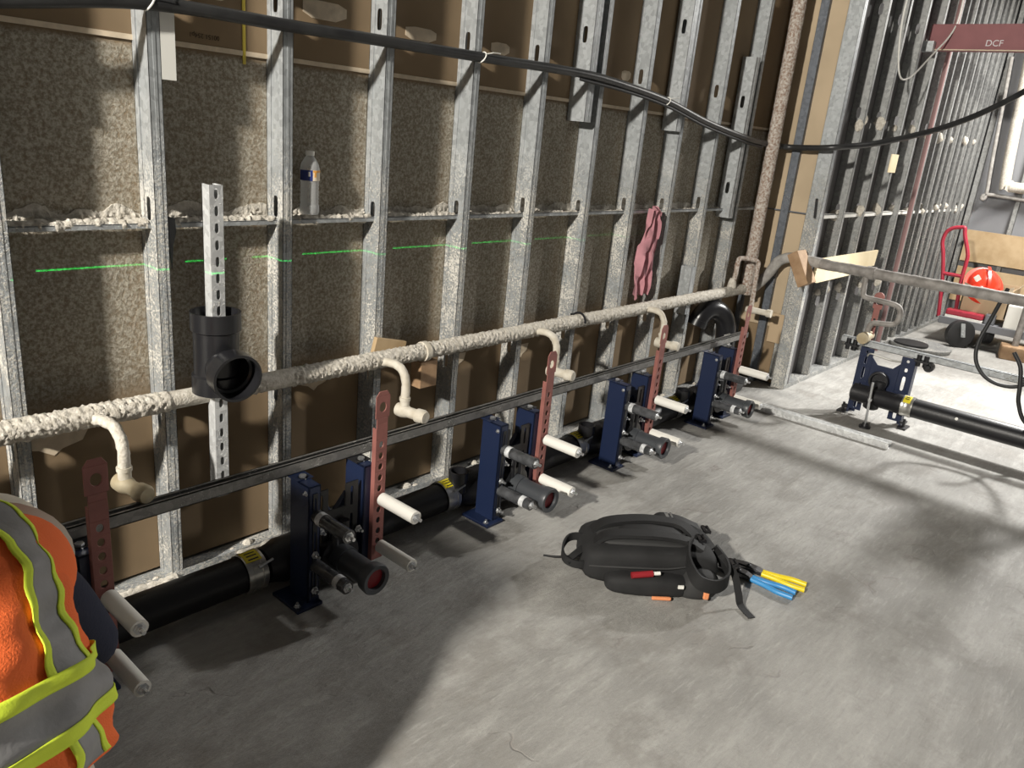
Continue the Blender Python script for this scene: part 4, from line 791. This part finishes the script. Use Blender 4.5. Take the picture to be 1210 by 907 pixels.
def webbing(name, pts, wd, th=0.005, mt='bag_web', side=None, k=6):
    P = crom(pts, k); m_ = MB(); R = []
    for i, q in enumerate(P):
        d = (P[min(i+1, len(P)-1)]-P[max(i-1, 0)]).normalized(); s_ = V3(side) if side is not None else Z.cross(d)
        s_ = (s_-d*s_.dot(d)).normalized(); n_ = d.cross(s_); wq = wd(i/(len(P)-1)) if callable(wd) else wd
        R.append([q+s_*wq/2+n_*th/2, q-s_*wq/2+n_*th/2, q-s_*wq/2-n_*th/2, q+s_*wq/2-n_*th/2])
    return m_.rings(R).build(name, mt, bp, 40)
webbing('shoulder_strap', [P3(-0.25, 0.06, 0.14), P3(-0.18, 0.065, 0.205), P3(-0.05, 0.085, 0.222), P3(0.06, 0.085, 0.222), P3(0.14, 0.07, 0.215), P3(0.18, 0.03, 0.20), P3(0.20, -0.02, 0.185)], lambda t: 0.06-0.02*t, 0.014)
webbing('shoulder_strap', [P3(-0.25, -0.03, 0.14), P3(-0.18, -0.04, 0.205), P3(-0.03, -0.05, 0.222), P3(0.08, -0.05, 0.215), P3(0.16, -0.06, 0.20), P3(0.205, -0.08, 0.18)], lambda t: 0.055-0.015*t, 0.014)
webbing('carry_handle', [P3(-0.25, 0.06, 0.13), P3(-0.32, 0.06, 0.12), P3(-0.355, 0.0, 0.10), P3(-0.35, -0.06, 0.08), P3(-0.30, -0.085, 0.07), P3(-0.24, -0.08, 0.08)], 0.03, 0.007, side=(0, 0, 1))
webbing('handle_strap', [P3(-0.27, -0.02, 0.12), P3(-0.31, -0.05, 0.10), P3(-0.345, -0.07, 0.07)], 0.03, 0.005)
webbing('hip_strap', [P3(0.16, -0.06, 0.20), P3(0.13, -0.12, 0.20), P3(0.12, -0.19, 0.165), P3(0.15, -0.245, 0.12), P3(0.22, -0.245, 0.10), P3(0.28, -0.20, 0.11), P3(0.295, -0.12, 0.13), P3(0.27, -0.03, 0.15)], 0.052, 0.008, side=(0, 0, 1))
webbing('strap_tail', [P3(0.27, -0.10, 0.17), P3(0.315, -0.16, 0.12), P3(0.33, -0.21, 0.05), P3(0.335, -0.245, 0.012), P3(0.355, -0.32, 0.006)], 0.026, 0.003, side=tuple(D))
webbing('strap_tail', [P3(0.04, 0.16, 0.16), P3(0.035, 0.20, 0.14), P3(0.01, 0.235, 0.15)], 0.03, 0.004, side=tuple(D))
webbing('compression_strap', [P3(0.02, 0.17, 0.13), P3(0.06, 0.15, 0.205), P3(0.15, 0.135, 0.205), P3(0.24, 0.13, 0.17)], 0.05, 0.010)
webbing('compression_strap', [P3(0.18, 0.10, 0.19), P3(0.22, 0.03, 0.19), P3(0.25, -0.05, 0.165)], 0.04, 0.008)
for (a, b, c) in ((0.10, 0.145, 0.212), (0.265, 0.125, 0.165), (0.20, -0.02, 0.20), (0.315, -0.12, 0.145)):
    m_ = MB(); m_.obox(P3(a, b, c), D*0.006, Wv*0.025, Z*0.005); m_.obox(P3(a+0.02, b, c), D*0.003, Wv*0.025, Z*0.005); m_.obox(P3(a+0.01, b+0.023, c), D*0.012, Wv*0.003, Z*0.005); m_.obox(P3(a+0.01, b-0.023, c), D*0.012, Wv*0.003, Z*0.005); m_.build('buckle', 'black_plastic' if a != 0.10 else 'zinc', bp)
for sgn in (0,):
    m_ = MB(); m_.tube(crom([P3(-0.26, -0.12, 0.09), P3(-0.10, -0.158, 0.115), P3(0.05, -0.158, 0.12), P3(0.16, -0.15, 0.14)], 6), 0.004, 6); m_.tube(crom([P3(-0.13, 0.02, 0.145), P3(-0.08, -0.025, 0.218), P3(0.05, -0.035, 0.22), P3(0.14, -0.01, 0.208)], 6), 0.0035, 6); m_.tube(crom([P3(-0.24, 0.15, 0.12), P3(-0.05, 0.175, 0.155), P3(0.2, 0.17, 0.14)], 6), 0.004, 6); m_.build('zip_piping', 'bag_grey', bp, 60)
m_ = MB(); m_.cyl(P3(-0.105, -0.20, 0.105), P3(-0.02, -0.19, 0.112), 0.012, 10); m_.build('red_tool_grip', 'red_cap', bp, 50)
m_ = MB(); m_.cyl(P3(-0.02, -0.19, 0.112), P3(0.01, -0.187, 0.114), 0.007, 10); m_.build('tool_tip', 'white_plastic', bp, 50)
for (a, b, c, la, lc_) in ((0.02, -0.226, 0.014, 0.035, 0.006), (0.19, -0.241, 0.06, 0.010, 0.022)):
    m_ = MB(); m_.obox(P3(a, b, c), D*la, Wv*0.006, Z*lc_); m_.build('lining', 'orange_lining', bp, None, 0.004)
m_ = MB(); m_.obox(P3(0.09, -0.225, 0.075), D*0.01, Wv*0.003, Z*0.006); m_.build('zip_tag', 'white_plastic', bp)
m_ = MB(); m_.tube(crom([P3(-0.30, 0.06, 0.02), P3(-0.37, 0.055, 0.015), P3(-0.42, 0.075, 0.006)], 5), 0.004, 6); m_.build('drawcord', 'bag_web', bp)

# ================================================================== PLIERS (two pairs side by side)
def pliers(name, o, d, grip, label):
    pl = thing(name, label, 'pliers', tuple(o), 'pliers on the floor'); o = V3(o); d = V3(d).normalized(); s_ = Vector((-d.y, d.x, 0))
    def q(a, b, c): return o+d*a+s_*b+Z*c
    m_ = MB()
    m_.rings([[q(a, b0-w_, z0), q(a, b0+w_, z0), q(a, b0+w_, z1), q(a, b0-w_, z1)] for a, b0, w_, z0, z1 in ((-0.14, 0.012, 0.006, 0.004, 0.016), (-0.11, 0.018, 0.012, 0.004, 0.02), (-0.07, 0.014, 0.016, 0.004, 0.024), (-0.03, 0.008, 0.016, 0.004, 0.024), (0.0, 0.0, 0.012, 0.006, 0.02))])
    m_.rings([[q(a, b0-w_, z0), q(a, b0+w_, z0), q(a, b0+w_, z1), q(a, b0-w_, z1)] for a, b0, w_, z0, z1 in ((-0.13, -0.016, 0.005, 0.004, 0.014), (-0.10, -0.012, 0.010, 0.004, 0.018), (-0.06, 0.0, 0.014, 0.002, 0.02), (-0.02, 0.0, 0.012, 0.006, 0.02), (0.0, -0.006, 0.010, 0.006, 0.02))])
    bolt(m_, q(-0.06, 0.006, 0.024), (0, 0, 1), 0.007, 0.006); m_.build('jaws', 'tool_steel', pl, None, 0.0015)
    for k, (b0, b1, zz) in enumerate(((0.008, 0.024, 0.013), (-0.008, -0.024, 0.013))):
        m_ = MB(); m_.tube(crom([q(-0.005, b0, zz), q(0.05, b0*1.6, zz), q(0.10, b1, zz), q(0.155, b1*0.9, zz)], 5), 0.0105, 10); m_.build('handle', grip, pl, 60)
pliers('pliers', (2.035, -1.345, 0), (0.22, -1, 0), 'yellow_grip', 'pliers with yellow grips lying beside the blue pair on the concrete')
pliers('pliers', (1.965, -1.335, 0), (0.10, -1, 0), 'blue_grip', 'pliers with bright blue grips lying beside the yellow pair on the concrete')

tb = thing('added_cabinet', 'unseen grey cabinet added past the left frame edge to shade the floor', 'cabinet', (-1.15, -0.86, 0))  # unseen blocker, added to keep the near work light off the floor
m_ = MB(); m_.box(-1.33, -0.98, -1.10, -0.62, 0.08, 1.42); m_.build('body', 'grey_deck', tb, None, 0.006)
for z0_, z1_ in ((0.12, 0.72), (0.75, 1.38)):
    m_ = MB(); m_.box(-1.31, -1.0, -1.112, -1.10, z0_, z1_); dr_ = m_.build('door', 'grey_deck', tb, None, 0.003); m_ = MB(); m_.box(-1.04, -1.02, -1.13, -1.112, (z0_+z1_)/2-0.06, (z0_+z1_)/2+0.06); m_.build('handle', 'zinc', dr_)
for x_ in (-1.28, -1.03):
    for y_ in (-1.05, -0.67): m_ = MB(); m_.lathe((x_, y_-0.012, 0.04), (0, 1, 0), [(0, 0.03), (0, 0.04), (0.025, 0.04), (0.025, 0.03)], 18); m_.build('caster', 'black_rubber', tb, 40)
# ================================================================== WORKER
pe = thing('person', 'person in orange high-visibility vest and navy shirt kneeling low beside the pipes', 'person', (-0.45, -1.1, 0))
J = {'pelvis': (-0.43, -1.05, 0.33, 0.145), 'belly': (-0.43, -1.02, 0.48, 0.130), 'chest': (-0.43, -0.95, 0.64, 0.140), 'upper': (-0.43, -0.86, 0.76, 0.115), 'neck': (-0.37, -0.76, 0.74, 0.055), 'head': (-0.30, -0.68, 0.67, 0.085), 'crown': (-0.27, -0.62, 0.63, 0.078),
     'rs': (-0.27, -0.80, 0.69, 0.080), 'rue': (-0.18, -0.73, 0.53, 0.072), 're': (-0.10, -0.645, 0.36, 0.064), 'rfa': (-0.055, -0.53, 0.26, 0.048), 'rw': (-0.048, -0.45, 0.20, 0.032), 'rh': (-0.044, -0.40, 0.17, 0.032),
     'ls': (-0.60, -0.84, 0.72, 0.075), 'lue': (-0.66, -0.76, 0.55, 0.06), 'le': (-0.68, -0.68, 0.38, 0.05), 'lfa': (-0.64, -0.56, 0.22, 0.04), 'lw': (-0.60, -0.47, 0.08, 0.030), 'lh': (-0.58, -0.43, 0.035, 0.03),
     'rhip': (-0.29, -1.07, 0.30, 0.150), 'rth': (-0.31, -0.88, 0.31, 0.115), 'rk': (-0.30, -0.74, 0.10, 0.075), 'rca': (-0.33, -0.94, 0.07, 0.062), 'ra': (-0.35, -1.14, 0.065, 0.045), 'rf': (-0.35, -1.19, 0.10, 0.045), 'rt': (-0.35, -1.23, 0.035, 0.034),
     'lhip': (-0.54, -1.06, 0.29, 0.130), 'lth': (-0.56, -0.88, 0.34, 0.125), 'lk': (-0.60, -0.74, 0.10, 0.075), 'lca': (-0.59, -0.94, 0.07, 0.062), 'la': (-0.57, -1.14, 0.065, 0.045), 'lf': (-0.57, -1.19, 0.10, 0.045), 'lt': (-0.57, -1.23, 0.035, 0.034)}
E_ = [('pelvis', 'belly'), ('belly', 'chest'), ('chest', 'upper'), ('upper', 'neck'), ('neck', 'head'), ('head', 'crown'), ('upper', 'rs'), ('rs', 'rue'), ('rue', 're'), ('re', 'rfa'), ('rfa', 'rw'), ('rw', 'rh'), ('upper', 'ls'), ('ls', 'lue'), ('lue', 'le'), ('le', 'lfa'), ('lfa', 'lw'), ('lw', 'lh'),
      ('pelvis', 'rhip'), ('rhip', 'rth'), ('rth', 'rk'), ('rk', 'rca'), ('rca', 'ra'), ('ra', 'rf'), ('rf', 'rt'), ('pelvis', 'lhip'), ('lhip', 'lth'), ('lth', 'lk'), ('lk', 'lca'), ('lca', 'la'), ('la', 'lf'), ('lf', 'lt')]
vs = []; es = []; rs_ = []; ix = {}
for k, q in J.items(): ix[k] = len(vs); vs.append(q[:3]); rs_.append(q[3])
for a, b in E_: es.append((ix[a], ix[b]))
def add_v(p, r, to): vs.append(tuple(p)); rs_.append(r); es.append((to, len(vs)-1)); return len(vs)-1
# five fingers per hand
def hand(w, h, updir):
    hw_, hh_ = V3(J[w][:3]), V3(J[h][:3]); d = (hh_-hw_).normalized(); s_ = d.cross(V3(updir)).normalized(); n_ = s_.cross(d)
    for k, (off, ln) in enumerate(((-0.030, 0.062), (-0.010, 0.074), (0.010, 0.072), (0.030, 0.056))):
        b0 = add_v(hh_+s_*off+d*0.032, 0.0095, ix[h]); b1 = add_v(hh_+s_*off*1.1+d*(0.032+ln*0.5)-n_*0.008, 0.0088, b0); add_v(hh_+s_*off*1.1+d*(0.032+ln)-n_*0.026, 0.0078, b1)
    b0 = add_v(hh_-s_*0.042-d*0.005-n_*0.006, 0.011, ix[h]); add_v(hh_-s_*0.055+d*0.035-n_*0.014, 0.009, b0)
hand('rw', 'rh', (0, 0, 1)); hand('lw', 'lh', (0, -0.3, 1))
off = Vector(pe['_o']); me = bpy.data.meshes.new('body'); me.from_pydata([tuple(Vector(q)-off) for q in vs], es, [])
body = bpy.data.objects.new('body', me); COL.objects.link(body); body.parent = pe
sk = body.modifiers.new('skin', 'SKIN'); sk.use_smooth_shade = True; sk.branch_smoothing = 0.6
if not me.skin_vertices: 
    bpy.context.view_layer.objects.active = body
for i, sv in enumerate(me.skin_vertices[0].data):
    sv.radius = (rs_[i], rs_[i]*(1.0)); sv.use_root = (i == 0)
body.modifiers.new('sub', 'SUBSURF').render_levels = 2; body.modifiers['sub'].levels = 2
bpy.context.view_layer.update(); dg = bpy.context.evaluated_depsgraph_get()
me2 = bpy.data.meshes.new_from_object(body.evaluated_get(dg)); body.modifiers.clear(); body.data = me2; me2.name = 'body'
for k in ('shirt_navy', 'trousers', 'skin', 'boot'): me2.materials.append(M[k])
pelv = V3(J['pelvis'][:3])
for p in me2.polygons:
    c = p.center + off; k = 0
    if (c-V3(J['rw'][:3])).dot(V3(J['rh'][:3])-V3(J['rw'][:3])) > 0 and (c-V3(J['rh'][:3])).length < 0.17: k = 2
    elif (c-V3(J['lh'][:3])).length < 0.15 and c.z < 0.085: k = 2
    elif (c-V3(J['head'][:3])).length < 0.15 and c.y > -0.775: k = 2
    elif c.z < 0.40 and c.y < -0.66 and -0.75 < c.x < -0.17 and not (c.x < -0.62 and c.z > 0.2): k = 1
    if c.y < -1.12 and c.z < 0.15: k = 3
    p.material_index = k
me2.shade_smooth()
# vest as a shell lofted round the trunk
VT0, VT1, VPSI, VROLL, VL = 1.378, 0.784, 0.03, -0.248, 0.541
VA = []; _p = Vector((-0.424, -1.046, 0.375)); _n = 40
for k in range(_n+1):
    th_ = VT0+(VT1-VT0)*k/_n; d_ = Vector((-math.sin(VPSI)*math.cos(th_), math.cos(VPSI)*math.cos(th_), math.sin(th_)))
    if k: _p = _p + (d_+_d)/2*VL/_n
    s0_ = Vector((math.cos(VPSI), math.sin(VPSI), 0)); n0_ = s0_.cross(d_); _d = d_
    VA.append((_p.copy(), s0_*math.cos(VROLL)+n0_*math.sin(VROLL), n0_*math.cos(VROLL)-s0_*math.sin(VROLL), d_))
def vaxis(v):
    x = max(0, min(_n-1e-6, v*_n)); i = int(x); f = x-i; return [VA[i][k].lerp(VA[i+1][k], f) for k in range(4)]
def vest(u, v, lift=0.0):
    """u angle around (0 = right side, pi/2 = back), v along 0 hem .. 1 shoulder"""
    hw_ = [0.235, 0.235, 0.232, 0.226, 0.217, 0.209, 0.205, 0.21, 0.212, 0.19, 0.125]; th = [.135, .14, .145, .15, .152, .155, .155, .15, .135, .105, .06]
    x = max(0, min(9.999, v*10)); i = int(x); f = x-i; a = hw_[i]*(1-f)+hw_[i+1]*f; b = th[i]*(1-f)+th[i+1]*f
    ct, st_ = math.cos(u), math.sin(u); e = 2/2.15; c, sd, nm, dd = vaxis(v)
    wr_ = 0.005*math.sin(u*9+v*14)+0.004*math.sin(u*5-v*23) + 0.004*noise.noise(Vector((u*3, v*8, 0))) + 0.003*math.sin(u*2+v*60)
    return c + sd*(a+lift+wr_)*math.copysign(abs(ct)**e, ct) + nm*(b+lift+wr_)*math.copysign(abs(st_)**e, st_)
m_ = MB(); n = 72; m_.rings([[vest(2*PI*k/n, 0.13+0.87*v/30) for k in range(n)] for v in range(31)], True, False, False); ve = m_.build('vest', 'hi_vis', pe, 70)
ve.modifiers.new('thick', 'SOLIDIFY').thickness = 0.004
# armhole caps over the shoulders
for sgn in (1, -1):
    cc_, sid, nrm, axd = vaxis(0.74); c = cc_+sid*sgn*0.150-nrm*0.005; m_ = MB(); R = []
    ad = (sid*sgn*0.80+axd*0.15-nrm*0.42).normalized(); fu, fv = m_.frame(ad)
    for h_, r_ in ((-0.06, 0.105), (-0.02, 0.104), (0.02, 0.098), (0.045, 0.088), (0.052, 0.080), (0.035, 0.078)):
        R.append([c+ad*h_+(fu*math.cos(t)+fv*math.sin(t))*r_*(1+0.03*math.sin(3*t)) for t in (2*PI*k/28 for k in range(28))])
    m_.rings(R, True, False, False); m_.build('vest_shoulder', 'hi_vis', ve, 70)
def patch(name, mt, u0, u1, v0, v1, lift, parent, nu=24, nv=16, path=None):
    m_ = MB(); R = []
    for j in range(nv+1):
        v = v0+(v1-v0)*j/nv; d0, d1 = (u0, u1) if path is None else path(v)
        R.append([vest(d0+(d1-d0)*k/nu, v, lift) for k in range(nu+1)])
    m_.rings(R, False, False, False); o = m_.build(name, mt, parent, 70); o.modifiers.new('thick', 'SOLIDIFY').thickness = 0.002; return o
g_ = patch('reflective_band', 'reflective', 0, 2*PI, 0.275, 0.395, 0.004, ve, 72); patch('trim', 'lime', 0, 2*PI, 0.240, 0.282, 0.007, g_, 72, 4); patch('trim', 'lime', 0, 2*PI, 0.388, 0.430, 0.009, g_, 72, 4)
for c0, c1 in ((math.radians(61), math.radians(58)), (math.radians(119), math.radians(122))):
    f = lambda v, c0=c0, c1=c1: c0+(c1-c0)*min(1, max(0, (v-0.40)/0.55)); sg = 1 if c0 > PI/2 else -1
    g_ = patch('reflective_strip', 'reflective', 0, 0, 0.40, 0.97, 0.006, ve, 8, 30, lambda v, f=f: (f(v)-0.15, f(v)+0.15))
    patch('trim', 'lime', 0, 0, 0.40, 0.97, 0.008, g_, 3, 30, lambda v, f=f: (f(v)-0.21, f(v)-0.14)); patch('trim', 'lime', 0, 0, 0.40, 0.97, 0.008, g_, 3, 30, lambda v, f=f: (f(v)+0.14, f(v)+0.21))
    g_ = patch('reflective_strip', 'reflective', c0-0.15, c0+0.15, 0.14, 0.255, 0.004, ve, 8, 8); patch('trim', 'lime', c0-0.21, c0-0.14, 0.14, 0.255, 0.006, g_, 3, 8); patch('trim', 'lime', c0+0.14, c0+0.21, 0.14, 0.255, 0.006, g_, 3, 8)
patch('back_print', 'ink', math.radians(96), math.radians(103), 0.60, 0.66, 0.004, ve, 6, 4)
# hard hat on the lowered head
hc = Vector((-0.265, -0.62, 0.625)); ha = Vector((0.25, 0.80, 0.25)).normalized()
m_ = MB(); m_.lathe(hc, ha, [(-0.03, 0.135), (-0.02, 0.150), (-0.015, 0.122), (0.03, 0.118), (0.07, 0.10), (0.098, 0.065), (0.108, 0.02), (0.109, 0.001)], 28, False, True, 1.15); m_.build('cap', 'hat_cream', pe, 60)
# face details under the brim
fd = Vector((0.30, 0.25, -0.90)).normalized(); fc_ = Vector((-0.275, -0.65, 0.62))
m_ = MB(); m_.lathe(fc_+fd*0.085, fd, [(0, 0.014), (0.016, 0.010), (0.022, 0.002)], 10); m_.build('nose', 'skin', pe, 60)
for s_ in (-1, 1):
    m_ = MB(); m_.lathe(fc_+fd*0.080+Vector((0.034*s_, 0.03, 0.008)), fd, [(0, 0.011), (0.005, 0.007), (0.007, 0.001)], 10); m_.build('eye', 'white_plastic', pe, 60)
    m_ = MB(); m_.lathe(fc_+Vector((0.088*s_, -0.01, 0.0)), (s_, -0.2, 0), [(0, 0.02), (0.01, 0.024), (0.014, 0.016)], 12); m_.build('ear', 'skin', pe, 60)
m_ = MB(); m_.obox(fc_+fd*0.083+Vector((0, -0.045, -0.005)), (0.024, 0, 0), (0, 0.005, 0.003), fd*0.004); m_.build('mouth', 'red_cap', pe)

for o in bpy.data.objects:
    if '_o' in o: del o['_o']
